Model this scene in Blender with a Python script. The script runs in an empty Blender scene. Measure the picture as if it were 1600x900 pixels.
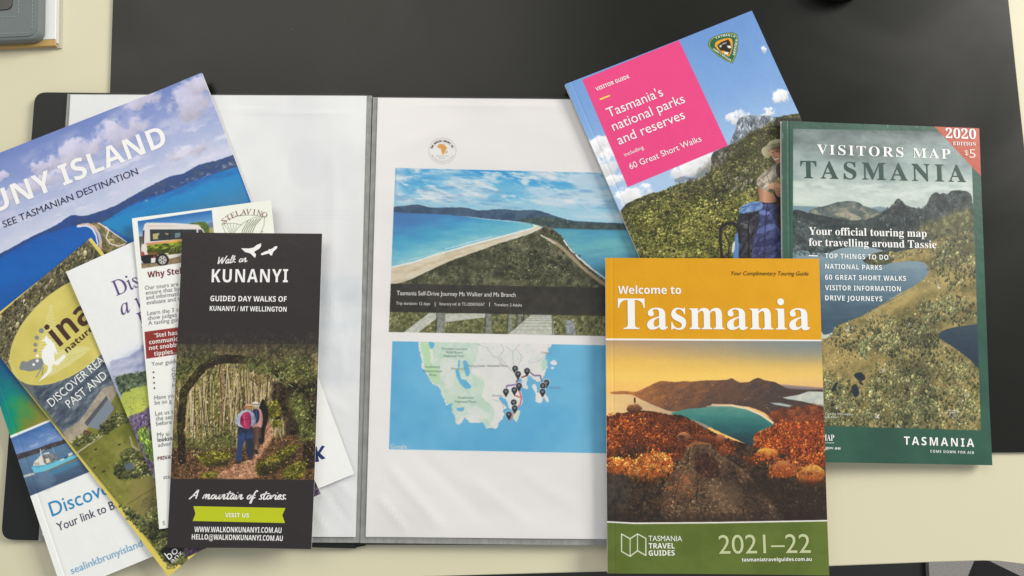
import bpy, math, random
import numpy as np
from mathutils import Vector

# ------------------------------------------------------------------ camera, light, exposure
scene = bpy.context.scene
F_PX, W_PX, H_PX = 1155.0, 1600.0, 900.0       # lens of 26 mm on a 36 mm wide sensor
DIST, PITCH = 0.5025, math.radians(5.5)
cam_d = bpy.data.cameras.new('camera'); cam = bpy.data.objects.new('camera', cam_d)
scene.collection.objects.link(cam)
cam_d.sensor_width = 36; cam_d.lens = 26.0; cam_d.clip_start = 0.01; cam_d.clip_end = 50
CAM = np.array([0, -DIST * math.sin(PITCH), DIST * math.cos(PITCH)])
cam.location = CAM; cam.rotation_euler = (PITCH, 0, 0)
scene.camera = cam

world = bpy.data.worlds.new('World'); scene.world = world; world.use_nodes = True
bg = world.node_tree.nodes['Background']
bg.inputs[0].default_value = (0.93, 0.97, 1.0, 1); bg.inputs[1].default_value = 0.44

def area(name, loc, target, sx, sy, power, col):
    l = bpy.data.lights.new(name, 'AREA'); l.shape = 'RECTANGLE'; l.size = sx; l.size_y = sy
    l.energy = power; l.color = col
    o = bpy.data.objects.new(name, l); scene.collection.objects.link(o)
    o.location = loc
    o.rotation_euler = (Vector(target) - Vector(loc)).to_track_quat('-Z', 'Y').to_euler()
    return o
area('window_light', (2.8, 1.6, 1.8), (0.05, -.05, 0), 1.5, 1.3, 132, (1.0, 0.97, 0.91))
area('room_light', (-0.75, 1.15, 1.6), (-0.75, 1.1499, 0), 1.7, 1.2, 13, (1.0, 0.96, 0.86))
scene.view_settings.view_transform = 'Standard'; scene.view_settings.look = 'None'
scene.view_settings.gamma = 1; scene.view_settings.exposure = 0.0

# ------------------------------------------------------------------ measuring helpers
cp, sp = math.cos(PITCH), math.sin(PITCH)
AX, AY, AZ = np.array([1, 0, 0]), np.array([0, cp, sp]), np.array([0, -sp, cp])
def at(px, py, z=0.0):
    """point of the horizontal plane at height z that the survey photograph shows at px, py"""
    d = AX * (px - W_PX / 2) + AY * (H_PX / 2 - py) - AZ * F_PX
    t = (z - CAM[2]) / d[2]
    return CAM + d * t
def survey(x, y, z):
    dx, dy, dz = x - CAM[0], y - CAM[1], z - CAM[2]
    k = F_PX / -(dy * AZ[1] + dz * AZ[2])
    return W_PX / 2 + dx * k, H_PX / 2 - (dy * AY[1] + dz * AY[2]) * k

class Sheet:
    """a rectangular sheet lying on the desk: centre, heading, width, height and its height field"""
    def __init__(s, corners, zs, waves=()):
        P = [at(c[0], c[1], z / 1000) for c, z in zip(corners, zs)]        # TL TR BR BL
        P = np.array(P)[:, :2]
        s.c = P.mean(0)
        e = (P[1] - P[0]) / np.linalg.norm(P[1] - P[0]) + (P[2] - P[3]) / np.linalg.norm(P[2] - P[3])
        f = (P[0] - P[3]) / np.linalg.norm(P[0] - P[3]) + (P[1] - P[2]) / np.linalg.norm(P[1] - P[2])
        d = e + np.array([f[1], -f[0]]); d /= np.linalg.norm(d)
        s.d = d; s.ang = math.atan2(d[1], d[0]); s.n = np.array([-d[1], d[0]])
        s.w = (abs((P[1] - P[0]) @ d) + abs((P[2] - P[3]) @ d)) / 2
        s.h = (abs((P[0] - P[3]) @ s.n) + abs((P[1] - P[2]) @ s.n)) / 2
        s.zs = [z / 1000 for z in zs]; s.waves = waves
        s.res = max(np.linalg.norm(s.c + d * (sx * s.w / 2) + s.n * (sy * s.h / 2) - p)
                    for (sx, sy), p in zip(((-1, 1), (1, 1), (1, -1), (-1, -1)), P)) * 2300
        s.z0 = min(s.zs)
    def z(s, x, y):
        u, v = x / s.w + .5, y / s.h + .5
        zt = s.zs[0] * (1 - u) + s.zs[1] * u; zb = s.zs[3] * (1 - u) + s.zs[2] * u
        z = zb * (1 - v) + zt * v
        for (cu, cv, r, a) in s.waves:                     # gentle lifted corners and dips
            z = z + a / 1000 * np.exp(-(((u - cu) / r) ** 2 + ((v - cv) * s.h / s.w / r) ** 2))
        for (x0, y0, x1, y1, wd, a) in s.creases:          # soft folds: line in u, v; width and height in mm
            ax, ay, bx, by = (x0 - .5) * s.w, (y0 - .5) * s.h, (x1 - .5) * s.w, (y1 - .5) * s.h; L = math.hypot(bx - ax, by - ay)
            t = ((x - ax) * (bx - ax) + (y - ay) * (by - ay)) / L ** 2; d = ((x - ax) * (by - ay) - (y - ay) * (bx - ax)) / L
            z = z + a / 1000 * np.exp(-(d * 1000 / wd) ** 2) * np.clip(t * 4, 0, 1) * np.clip((1 - t) * 4, 0, 1) * (np.abs(d) < .03)
        return z
    creases = ()
    def loc(s, px, py):
        z = sum(s.zs) / 4
        for _ in range(4):
            p = at(px, py, z)[:2] - s.c
            x, y = p @ s.d, p @ s.n
            z = float(s.z(x, y))
        return x, y
    def px(s, x, y):
        z = s.z(x, y)
        return survey(s.c[0] + s.d[0] * x + s.n[0] * y, s.c[1] + s.d[1] * x + s.n[1] * y, z)

# ------------------------------------------------------------------ materials
def mat(name, col, rough=.5, spec=.5, bump=None, vary=None, coat=0, metal=0):
    m = bpy.data.materials.new(name); m.use_nodes = True; nt = m.node_tree; b = nt.nodes['Principled BSDF']
    b.inputs['Base Color'].default_value = (*col, 1); b.inputs['Roughness'].default_value = rough
    b.inputs['Specular IOR Level'].default_value = spec; b.inputs['Coat Weight'].default_value = coat
    b.inputs['Metallic'].default_value = metal
    tc = nt.nodes.new('ShaderNodeTexCoord')
    if vary:                                                  # scale, amount, detail
        n = nt.nodes.new('ShaderNodeTexNoise'); n.inputs['Scale'].default_value = vary[0]; n.inputs['Detail'].default_value = 6
        nt.links.new(tc.outputs['Object'], n.inputs['Vector'])
        r = nt.nodes.new('ShaderNodeMapRange'); r.inputs['To Min'].default_value = 1 - vary[1]; r.inputs['To Max'].default_value = 1 + vary[1]
        nt.links.new(n.outputs['Fac'], r.inputs['Value'])
        x = nt.nodes.new('ShaderNodeMix'); x.data_type = 'RGBA'; x.blend_type = 'MULTIPLY'; x.inputs[0].default_value = 1
        x.inputs['A'].default_value = (*col, 1); nt.links.new(r.outputs[0], x.inputs['B']); nt.links.new(x.outputs['Result'], b.inputs['Base Color'])
    if bump: add_bump(nt, b, tc, *bump)
    return m
def add_bump(nt, b, tc, scale, dist, stretch=(1, 1, 1), detail=4):
    mp = nt.nodes.new('ShaderNodeMapping'); mp.inputs['Scale'].default_value = stretch
    nt.links.new(tc.outputs['Object'], mp.inputs['Vector'])
    n = nt.nodes.new('ShaderNodeTexNoise'); n.inputs['Scale'].default_value = scale; n.inputs['Detail'].default_value = detail
    nt.links.new(mp.outputs[0], n.inputs['Vector'])
    u = nt.nodes.new('ShaderNodeBump'); u.inputs['Strength'].default_value = 1; u.inputs['Distance'].default_value = dist
    nt.links.new(n.outputs['Fac'], u.inputs['Height']); nt.links.new(u.outputs[0], b.inputs['Normal'])
def s2l(c):
    return tuple((v / 255 / 12.92 if v / 255 < .04045 else ((v / 255 + .055) / 1.055) ** 2.4) for v in c)
_ink = {}
def ink(c, rough=.45):
    k = (tuple(c), rough)
    if k not in _ink: _ink[k] = mat('ink', s2l(c), rough, .4)
    return _ink[k]

def obj(name, verts, faces, m, parent=None, uv=None, mi=None, smooth=False):
    me = bpy.data.meshes.new(name); me.from_pydata([tuple(map(float, v)) for v in verts], [], faces); me.update()
    for x in (m if isinstance(m, (list, tuple)) else [m]): me.materials.append(x)
    if mi is not None: me.polygons.foreach_set('material_index', mi)
    if uv is not None:
        l = me.uv_layers.new(name='UVMap'); vi = np.empty(len(me.loops), 'i'); me.loops.foreach_get('vertex_index', vi)
        l.data.foreach_set('uv', np.asarray(uv, 'f')[vi].ravel())
    if smooth: me.polygons.foreach_set('use_smooth', [True] * len(me.polygons))
    o = bpy.data.objects.new(name, me); scene.collection.objects.link(o)
    if parent: o.parent = parent
    return o
def tag(o, label=None, cat=None, group=None, kind=None):
    for k, v in (('label', label), ('category', cat), ('group', group), ('kind', kind)):
        if v: o[k] = v
    return o
def root(name, loc, rz, label, cat, group=None):
    o = bpy.data.objects.new(name, None); scene.collection.objects.link(o); o.empty_display_size = .02
    o.location = tuple(map(float, loc)); o.rotation_euler = (0, 0, rz)
    return tag(o, label, cat, group)

def slab(name, s, z_root, m, parent, nx, ny, t, inset=0., drop=0., inset4=None, side=None, crease=0):
    """a sheet of thickness t whose top follows the height field of s, lowered by drop; closed, with UVs on top"""
    l, r, tp, bt = inset4 or (inset,) * 4
    xs = np.linspace(-s.w / 2 + l, s.w / 2 - r, nx + 1); ys = np.linspace(-s.h / 2 + bt, s.h / 2 - tp, ny + 1)
    if crease: xs = np.sort(np.append(xs, [-s.w / 2 + .0035, -s.w / 2 + .0045, -s.w / 2 + .0055])); nx += 3
    X, Y = np.meshgrid(xs, ys); Z = s.z(X, Y) - drop
    if crease: Z = Z - crease * np.exp(-((X + s.w / 2 - .0045) / .0009) ** 2)
    top = np.stack([X, Y, Z - z_root], -1).reshape(-1, 3); bot = top - [0, 0, t]
    n = len(top); w = nx + 1
    F, mi = [], []
    for j in range(ny):
        for i in range(nx):
            a = j * w + i
            F.append((a, a + 1, a + w + 1, a + w)); mi.append(0)
            F.append((n + a, n + a + w, n + a + w + 1, n + a + 1)); mi.append(1)
    ring = [i for i in range(w)] + [j * w + nx for j in range(1, ny + 1)] + [ny * w + i for i in range(nx - 1, -1, -1)] + [j * w for j in range(ny - 1, 0, -1)]
    for a, b in zip(ring, ring[1:] + ring[:1]): F.append((a, n + a, n + b, b)); mi.append(1)
    U = np.stack([X / s.w + .5, Y / s.h + .5], -1).reshape(-1, 2)
    o = obj(name, np.vstack([top, bot]), F, [m, side or m], parent, np.vstack([U, U]), mi)
    return o

def box(name, x0, x1, y0, y1, z0, z1, m, parent=None, r=0, seg=6, bev=0):
    """upright slab with rounded plan corners and a small top bevel"""
    pts = []
    for cx, cy, a0 in ((x1 - r, y0 + r, -90), (x1 - r, y1 - r, 0), (x0 + r, y1 - r, 90), (x0 + r, y0 + r, 180)):
        for k in range(seg + 1 if r else 1):
            a = math.radians(a0 + 90 * k / seg) if r else 0
            pts.append((cx + r * math.cos(a) if r else cx, cy + r * math.sin(a) if r else cy))
    n = len(pts); V = [(x, y, z0) for x, y in pts]; F = [tuple(range(n - 1, -1, -1))]
    mx, my = (x0 + x1) / 2, (y0 + y1) / 2
    lv = [(0, z1)] if not bev else [(0, z1 - bev), (bev * .3, z1 - bev * .3), (bev, z1)]
    for ins, z in lv:
        kx, ky = 1 - ins / ((x1 - x0) / 2), 1 - ins / ((y1 - y0) / 2)
        V += [(mx + (x - mx) * kx, my + (y - my) * ky, z) for x, y in pts]
    for L in range(len(lv)):
        for i in range(n):
            j = (i + 1) % n; F.append((L * n + i, L * n + j, (L + 1) * n + j, (L + 1) * n + i))
    F.append(tuple(range(len(lv) * n, (len(lv) + 1) * n)))
    return obj(name, V, F, m, parent)

# ------------------------------------------------------------------ lettering
def shift(s, up, lo, dig=None):
    out = ''
    for ch in s:
        if 'A' <= ch <= 'Z': out += chr(up + ord(ch) - 65)
        elif 'a' <= ch <= 'z': out += chr(lo + ord(ch) - 97) if not (lo == 0x1d44e and ch == 'h') else '\u210e'
        elif dig and '0' <= ch <= '9': out += chr(dig + ord(ch) - 48)
        else: out += ch
    return out
STY = {'P': (lambda s: s, 0), 'B': (lambda s: shift(s, 0x1d5d4, 0x1d5ee, 0x1d7ec), 0), 'S': (lambda s: shift(s, 0x1d400, 0x1d41a, 0x1d7ce), 0),
       'R': (lambda s: shift(s, 0x1d434, 0x1d44e), -.27), 'I': (lambda s: shift(s, 0x1d434, 0x1d44e), 0), 'O': (lambda s: s, .25)}
_txt = {}
def glyphs(s, st, res=3, space=1.0):
    k = (s, st, res, space)
    if k not in _txt:
        c = bpy.data.curves.new('t', 'FONT'); c.body = STY[st][0](s); c.shear = STY[st][1]; c.resolution_u = res; c.fill_mode = 'FRONT'
        c.space_character = space
        o = bpy.data.objects.new('t', c); scene.collection.objects.link(o)
        dg = bpy.context.evaluated_depsgraph_get(); me = bpy.data.meshes.new_from_object(o.evaluated_get(dg))
        V = np.empty(len(me.vertices) * 3, 'f'); me.vertices.foreach_get('co', V); V = V.reshape(-1, 3)[:, :2].copy()
        F = [tuple(p.vertices) for p in me.polygons]
        bpy.data.objects.remove(o); bpy.data.curves.remove(c); bpy.data.meshes.remove(me)
        _txt[k] = (V, F)
    return _txt[k]
def cap(st): V, _ = glyphs('H', st); return V[:, 1].max()
def lay(name, sh, V, F, col, parent, lift=.00022, rough=.45):
    """flat print laid on the surface of sheet sh; V in local metres"""
    V = np.asarray(V, float); z = sh.z(V[:, 0], V[:, 1]) - parent['z_root'] + lift
    return obj(name, np.column_stack([V, z]), F, ink(col, rough), parent)
def text(sh, par, s, st, p0, p1, caph, col, name='lettering', res=3, space=1.0):
    """one printed line: baseline from p0 to p1 and capital height measured in the survey photograph"""
    V, F = glyphs(s, st, res, space)
    a, b = np.array(sh.loc(*p0)), np.array(sh.loc(*p1)); d = b - a; L = np.linalg.norm(d); d = d / L; n = np.array([-d[1], d[0]])
    k = L / math.dist(p0, p1)
    xm, xM = V[:, 0].min(), V[:, 0].max()
    P = a + np.outer((V[:, 0] - xm) / (xM - xm) * L, d) + np.outer(V[:, 1] / cap(st) * caph * k, n)
    return lay(name, sh, P, F, col, par)
def text_at(sh, par, s, st, p0, slope, caph, col, name='lettering', sx=1.0, res=2):
    """same, with natural width; slope in photograph pixels dy/dx"""
    V, F = glyphs(s, st, res); W = (V[:, 0].max() - V[:, 0].min()) / cap(st) * caph * sx
    q = 1 / math.hypot(1, slope)
    return text(sh, par, s, st, p0, (p0[0] + W * q, p0[1] + W * slope * q), caph, col, name, res)
def arc_text(sh, par, s, st, c, r, a0, a1, caph, col, name='lettering', inward=False, ry=None):
    """letters set one by one round an arc (angles in degrees, photograph frame, y up)"""
    VV, FF = [], []; n = 0; k = None; ry = ry or r
    for i, ch in enumerate(s):
        if ch == ' ': continue
        a = math.radians(a0 + (a1 - a0) * i / (len(s) - 1))
        p = (c[0] + r * math.cos(a), c[1] - ry * math.sin(a)); t = a - math.pi / 2 if not inward else a + math.pi / 2
        V, F = glyphs(ch, st, 2); W = (V[:, 0].max() + V[:, 0].min()) / 2
        q = caph / cap(st); x = (V[:, 0] - W) * q; y = (V[:, 1]) * q
        ct, stt = math.cos(t), math.sin(t)
        for X, Y in zip(x, y): VV.append(sh.loc(p[0] + X * ct - Y * stt, p[1] - (X * stt + Y * ct)))
        FF += [tuple(v + n for v in f) for f in F]; n += len(V)
    return lay(name, sh, VV, FF, col, par)
def patch(sh, par, pts, col, name='printed_shape', lift=.0001, rough=.45):
    return lay(name, sh, [sh.loc(*p) for p in reversed(pts)], [tuple(range(len(pts)))], col, par, lift, rough)
def smooth_path(P, k=6):
    P = [P[0]] + list(P) + [P[-1]]; out = []
    for i in range(1, len(P) - 2):
        a, b, c, d = map(np.array, P[i - 1:i + 3])
        for t in np.arange(0, 1, 1 / k):
            out.append(.5 * (2 * b + (c - a) * t + (2 * a - 5 * b + 4 * c - d) * t * t + (3 * b - a - 3 * c + d) * t ** 3))
    out.append(np.array(P[-2])); return np.array(out, float)
HAND = {   # pen strokes for the brush-lettered lines; x-height 1
 'A': (1.5, [[(0, -.1), (.35, .5), (.95, 1.9), (1.0, 1.2), (1.05, 0)], [(.25, .6), (.8, .7), (1.2, .65)]]),
 'W': (1.5, [[(0, 1.75), (.1, .9), (.15, 0), (.5, .9), (.75, 1.5), (.75, .7), (.85, 0), (1.2, 1.0), (1.5, 1.9)]]),
 'a': (.8, [[(.62, .85), (.35, 1), (.08, .6), (.1, .1), (.35, .05), (.6, .8), (.55, .2), (.7, 0), (.9, .25)]]),
 'm': (1.25, [[(0, 0), (.15, .95), (.12, .3), (.35, .95), (.48, .8), (.45, 0), (.52, .4), (.75, .95), (.88, .8), (.85, .1), (1.0, 0), (1.3, .3)]]),
 'n': (.85, [[(0, 0), (.15, .95), (.12, .3), (.35, .95), (.5, .8), (.47, .1), (.62, 0), (.9, .3)]]),
 'o': (.7, [[(.35, .95), (.08, .6), (.12, .08), (.42, .1), (.58, .6), (.35, .95), (.5, .75), (.85, .8)]]),
 'u': (.85, [[(.05, .9), (.05, .2), (.22, 0), (.5, .5), (.58, .95), (.55, .2), (.7, 0), (.9, .3)]]),
 't': (.6, [[(.3, 1.7), (.15, .6), (.2, .05), (.4, 0), (.65, .3)], [(-.15, 1.1), (.3, 1.2), (.9, 1.25)]]),
 'i': (.42, [[(.1, .9), (.1, .2), (.25, 0), (.5, .3)], [(.16, 1.35), (.2, 1.42)]]),
 'f': (.6, [[(.65, 1.6), (.45, 1.85), (.25, 1.2), (.05, -.7), (.2, -.75), (.25, .1), (.6, .4)], [(0, .75), (.5, .85)]]),
 's': (.55, [[(.55, .85), (.3, 1), (.15, .75), (.4, .35), (.35, .03), (0, .05)]]),
 'r': (.6, [[(.02, 0), (.15, .9), (.12, .4), (.35, .9), (.6, .9)]]),
 'e': (.62, [[(.05, .4), (.4, .55), (.45, .9), (.2, .95), (.03, .4), (.2, 0), (.65, .3)]]),
 'l': (.45, [[(.05, .2), (.4, 1.6), (.3, 1.8), (.1, .5), (.2, 0), (.5, .3)]]),
 'k': (.75, [[(.3, 1.8), (.05, 0)], [(.55, .95), (.1, .5), (.35, .3), (.75, .05)]]),
 '.': (.45, [[(.1, .0), (.2, .22)]])}
def hand(sh, par, s, p0, p1, xh, width, col, slant=.3, name='script_lettering'):
    adv = sum(.6 if c == ' ' else HAND[c][0] for c in s); d = np.array(p1, float) - p0; L = np.linalg.norm(d); d /= L; n = np.array([d[1], -d[0]])
    kx = L / adv; cx = 0; V, F = [], []
    for c in s:
        if c == ' ': cx += .6; continue
        for st in HAND[c][1]:
            P = smooth_path([((cx + x) * kx + y * xh * slant, y * xh) for x, y in st])
            T = np.gradient(P, axis=0); T /= np.linalg.norm(T, axis=1)[:, None] + 1e-9; N = np.column_stack([-T[:, 1], T[:, 0]])
            wd = width * (.75 + .35 * np.abs(T[:, 1]))[:, None]; b = len(V)
            wd[0] *= .5; wd[-1] *= .5
            for A, B in zip(P + N * wd / 2, P - N * wd / 2):
                for q in (A, B): V.append(sh.loc(*(np.array(p0) + d * q[0] + n * q[1])))
            F += [(b + 2 * i, b + 2 * i + 1, b + 2 * i + 3, b + 2 * i + 2) for i in range(len(P) - 1)]
        cx += HAND[c][0]
    return lay(name, sh, V, F, col, par)

# ------------------------------------------------------------------ printed pictures, painted in numpy
def vnoise(x, y, seed):
    xi = np.floor(x).astype(np.int64); yi = np.floor(y).astype(np.int64); fx = x - xi; fy = y - yi
    fx = fx * fx * (3 - 2 * fx); fy = fy * fy * (3 - 2 * fy); T = _tab(seed)
    g = lambda a, b: T[(b & 255), (a & 255)]
    return (g(xi, yi) * (1 - fx) + g(xi + 1, yi) * fx) * (1 - fy) + (g(xi, yi + 1) * (1 - fx) + g(xi + 1, yi + 1) * fx) * fy
_tabs = {}
def _tab(seed):
    if seed not in _tabs: _tabs[seed] = np.random.default_rng(seed).random((256, 256)).astype('f')
    return _tabs[seed]
def fbm(x, y, size, octv=4, seed=1, gain=.55):
    v = 0; a = 1; tot = 0; x = x / size; y = y / size
    for k in range(octv):
        v = v + a * vnoise(x + 17.3 * k, y + 9.1 * k, seed + k); tot += a; a *= gain; x = x * 2.03; y = y * 2.03
    return v / tot
def sstep(a, b, x): t = np.clip((x - a) / (b - a), 0, 1); return t * t * (3 - 2 * t)
def ramp(t, stops):
    """stops: [(t, (r,g,b)), ...]"""
    ts = [s[0] for s in stops]; return np.stack([np.interp(t, ts, [s[1][i] for s in stops]) for i in range(3)], -1)
def tex(stops, size, octv=5, seed=1, sx=1., sy=1., lo=.3, hi=.7, gain=.62, rot=0):
    c, s_ = math.cos(math.radians(rot)), math.sin(math.radians(rot))
    def f(X, Y):
        U = X * c + Y * s_; V = -X * s_ + Y * c
        h = fbm(U / sx, V / sy, size, octv, seed, gain); t = (h - lo) / (hi - lo)
        if gain >= .65:                                        # terrain and leaves: broad patches, fine tufts and printed relief
            h2 = fbm(U / sx + .9, V / sy + 1.1, size, octv, seed, gain)
            t = t * .75 + .12 + (fbm(X, Y, size * 4.5, 3, seed + 31) - .5) * .55 + (h2 - h) * 2.4 + (fbm(X / sx, Y / sy, 2.1, 2, seed + 41, .8) - .5) * .35
        return ramp(np.clip(t, 0, 1), stops)
    return f
def vgrad(y0, y1, stops, size=0, amt=0, seed=5, dx=0):
    def f(X, Y):
        t = (Y + dx * X - y0) / (y1 - y0)
        if size: t = t + (fbm(X / 3, Y, size, 4, seed) - .5) * amt
        return ramp(t, stops)
    return f
def round_off(P):
    out = []; n = len(P)
    for i in range(n):
        a, b, c, d = (np.array(P[(i + k) % n], float) for k in (-1, 0, 1, 2)); L = np.linalg.norm(c - b)
        for t in ((0,) if L < 2.5 or L > 260 else (0, .5) if L < 9 else (0, .33, .67)):
            ta = (c - a) * L / (np.linalg.norm(c - b) + np.linalg.norm(b - a) + 1e-6); td = (d - b) * L / (np.linalg.norm(c - b) + np.linalg.norm(d - c) + 1e-6)
            h = 2 * t ** 3 - 3 * t * t + 1; out.append(tuple(h * b + (t ** 3 - 2 * t * t + t) * ta + (1 - h) * c + (t ** 3 - t * t) * td))
    return out
class Art:
    def __init__(s, sh, res=1.7):
        s.nx, s.ny = int(sh.w * 2300 * res), int(sh.h * 2300 * res)
        x = (np.arange(s.nx) + .5) / s.nx * sh.w - sh.w / 2; y = (np.arange(s.ny) + .5) / s.ny * sh.h - sh.h / 2
        X, Y = np.meshgrid(x, y); X, Y = sh.px(X, Y); s.X = X.ravel().astype('f'); s.Y = Y.ravel().astype('f')
        s.C = np.ones((s.nx * s.ny, 3), 'f') * 200; s.o = (0, 0, 1)
    def frame(s, ox, oy, k): s.o = (ox, oy, k)                 # following coordinates are divided by k and moved
    def _pts(s, pts): return [(s.o[0] + x / s.o[2], s.o[1] + y / s.o[2]) for x, y in pts]
    def put(s, idx, m, col):
        c = col(s.X[idx], s.Y[idx]) if callable(col) else np.array(col, 'f')
        m = m[:, None]; s.C[idx] = s.C[idx] * (1 - m) + c * m
    def all(s, col): s.put(np.arange(len(s.X)), np.ones(len(s.X), 'f'), col)
    def _idx(s, pts, pad):
        a = np.array(pts); lo = a.min(0) - pad; hi = a.max(0) + pad
        return np.nonzero((s.X > lo[0]) & (s.X < hi[0]) & (s.Y > lo[1]) & (s.Y < hi[1]))[0]
    def _warp(s, idx, rough, size, seed):
        X, Y = s.X[idx], s.Y[idx]
        if rough: X, Y = X + (fbm(X, Y, size, 3, seed) - .5) * 2 * rough, Y + (fbm(X, Y, size, 3, seed + 9) - .5) * 2 * rough
        return X, Y
    def poly(s, pts, col, soft=1., a=1., rough=0, size=6, seed=3, sm=False):
        pts = s._pts(pts)
        if rough >= .5 or sm: pts = round_off(pts)
        idx = s._idx(pts, soft + rough)
        if not len(idx): return
        s._cur = idx; X, Y = s._warp(idx, rough, size, seed)
        ins = np.zeros(len(X), bool); D = np.full(len(X), 1e9, 'f')
        for (x0, y0), (x1, y1) in zip(pts, pts[1:] + pts[:1]):
            if y0 != y1: ins ^= ((y0 > Y) != (y1 > Y)) & (X < (x1 - x0) * (Y - y0) / (y1 - y0) + x0)
            dx, dy = x1 - x0, y1 - y0; t = np.clip(((X - x0) * dx + (Y - y0) * dy) / (dx * dx + dy * dy + 1e-9), 0, 1)
            D = np.minimum(D, (X - x0 - t * dx) ** 2 + (Y - y0 - t * dy) ** 2)
        sd = np.sqrt(D) * np.where(ins, 1, -1); s.put(idx, np.clip(.5 + sd / soft, 0, 1) * a, col)
    def begin(s): s.keep = s.C.copy()                         # a framed picture: whatever is painted until end() stays inside its frame
    def end(s, pts):
        new = s.C; s.C = s.keep.copy(); idx = s._idx(s._pts(pts), 2)
        s.poly(pts, lambda X, Y: new[s._cur], soft=.8)
    def line(s, pts, w, col, a=1., rough=0, size=6, seed=3, soft=.8):
        pts = s._pts(pts); w = w / s.o[2]; idx = s._idx(pts, w + soft + rough)
        if not len(idx): return
        X, Y = s._warp(idx, rough, size, seed); D = np.full(len(X), 1e9, 'f')
        for (x0, y0), (x1, y1) in zip(pts, pts[1:]):
            dx, dy = x1 - x0, y1 - y0; t = np.clip(((X - x0) * dx + (Y - y0) * dy) / (dx * dx + dy * dy + 1e-9), 0, 1)
            D = np.minimum(D, (X - x0 - t * dx) ** 2 + (Y - y0 - t * dy) ** 2)
        s.put(idx, np.clip(.5 + (w / 2 - np.sqrt(D)) / soft, 0, 1) * a, col)
    def ell(s, cx, cy, rx, ry, col, rot=0, a=1., soft=1., rough=0, size=6, seed=3):
        (cx, cy), = s._pts([(cx, cy)]); rx /= s.o[2]; ry /= s.o[2]; R = max(rx, ry) + soft + rough
        idx = s._idx([(cx - R, cy - R), (cx + R, cy + R)], 0)
        if not len(idx): return
        X, Y = s._warp(idx, rough, size, seed); c, n = math.cos(math.radians(rot)), math.sin(math.radians(rot))
        U = (X - cx) * c - (Y - cy) * n; V = (X - cx) * n + (Y - cy) * c
        d = np.sqrt((U / rx) ** 2 + (V / ry) ** 2); s.put(idx, np.clip(.5 + (1 - d) * min(rx, ry) / soft, 0, 1) * a, col)
    def clouds(s, pts, size, seed, lo=.5, hi=.7, col=(240, 240, 245), a=.9, sx=2.0, rot=0, soft=20):
        c, n_ = math.cos(math.radians(rot)), math.sin(math.radians(rot))
        p = s._pts(pts); idx = s._idx(p, soft); X, Y = s.X[idx], s.Y[idx]; U = X * c + Y * n_; V = -X * n_ + Y * c
        n = fbm(U / sx, V, size, 6, seed, .6); m = sstep(lo, hi, n)
        ins = np.zeros(len(X), bool); D = np.full(len(X), 1e9, 'f')
        for (x0, y0), (x1, y1) in zip(p, p[1:] + p[:1]):
            if y0 != y1: ins ^= ((y0 > Y) != (y1 > Y)) & (X < (x1 - x0) * (Y - y0) / (y1 - y0) + x0)
            dx, dy = x1 - x0, y1 - y0; t = np.clip(((X - x0) * dx + (Y - y0) * dy) / (dx * dx + dy * dy + 1e-9), 0, 1)
            D = np.minimum(D, (X - x0 - t * dx) ** 2 + (Y - y0 - t * dy) ** 2)
        sd = np.sqrt(D) * np.where(ins, 1, -1); s.put(idx, m * np.clip(.5 + sd / soft, 0, 1) * a, col)
    def dabs(s, pts, n, r, cols, asp=1., rot=0, seed=1, a=.9, lit=.28, jit=.12, feather=0, fy=None, mod=.9, thin=.42):
        """n small lit tufts, leaves or stones scattered inside an outline; r in photograph pixels"""
        P = s._pts(pts); A_ = np.array(P); R = np.random.default_rng(seed); lo, hi = A_.min(0) - feather, A_.max(0) + feather
        area_ = (hi[0] - lo[0]) * (hi[1] - lo[1]); q = R.uniform(lo, hi, (int(n * 3), 2)); ins = np.zeros(len(q), bool)
        w = q + R.normal(0, feather, q.shape) if feather else q
        for (x0, y0), (x1, y1) in zip(P, P[1:] + P[:1]):
            if y0 != y1: ins ^= ((y0 > w[:, 1]) != (y1 > w[:, 1])) & (w[:, 0] < (x1 - x0) * (w[:, 1] - y0) / (y1 - y0) + x0)
        q = q[ins][:n]; nz = fbm(q[:, 0], q[:, 1], 11 * r, 4, seed + 300, .6); q = q[nz > thin - .06 + R.normal(0, .05, len(q))]
        if not len(q): return
        if not hasattr(s, 'aff'):
            k = np.linspace(0, len(s.X) - 1, 4000).astype(int); G = np.column_stack([s.X[k], s.Y[k], np.ones(len(k))])
            s.aff = np.linalg.lstsq(G.astype(float), np.column_stack([k % s.nx, k // s.nx]).astype(float), rcond=None)[0]
        g = np.column_stack([q, np.ones(len(q))]) @ s.aff; sc = np.linalg.norm(s.aff[0]); tx = s.aff[0] / sc; ty = s.aff[1] / np.linalg.norm(s.aff[1])
        rr = r * sc * np.clip(R.lognormal(-.25, .42, len(q)), .35, 2.2); K = int(np.ceil(rr.max() * max(1, asp))) + 1; o = np.arange(-K, K + 1); dx, dy = np.meshgrid(o, o); dx = dx.ravel(); dy = dy.ravel()
        ang = np.radians(rot + R.normal(0, 14, len(q))); col = np.array(cols, float)[R.integers(0, len(cols), len(q))] * (1 + R.normal(0, jit, (len(q), 1)))
        if mod: col = col * (1 + mod * 1.9 * (fbm(q[:, 0], q[:, 1], 9 * r, 4, seed + 310, .6) - .5))[:, None]
        if fy: col = col * fy(q[:, 0], q[:, 1])[:, None]
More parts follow.
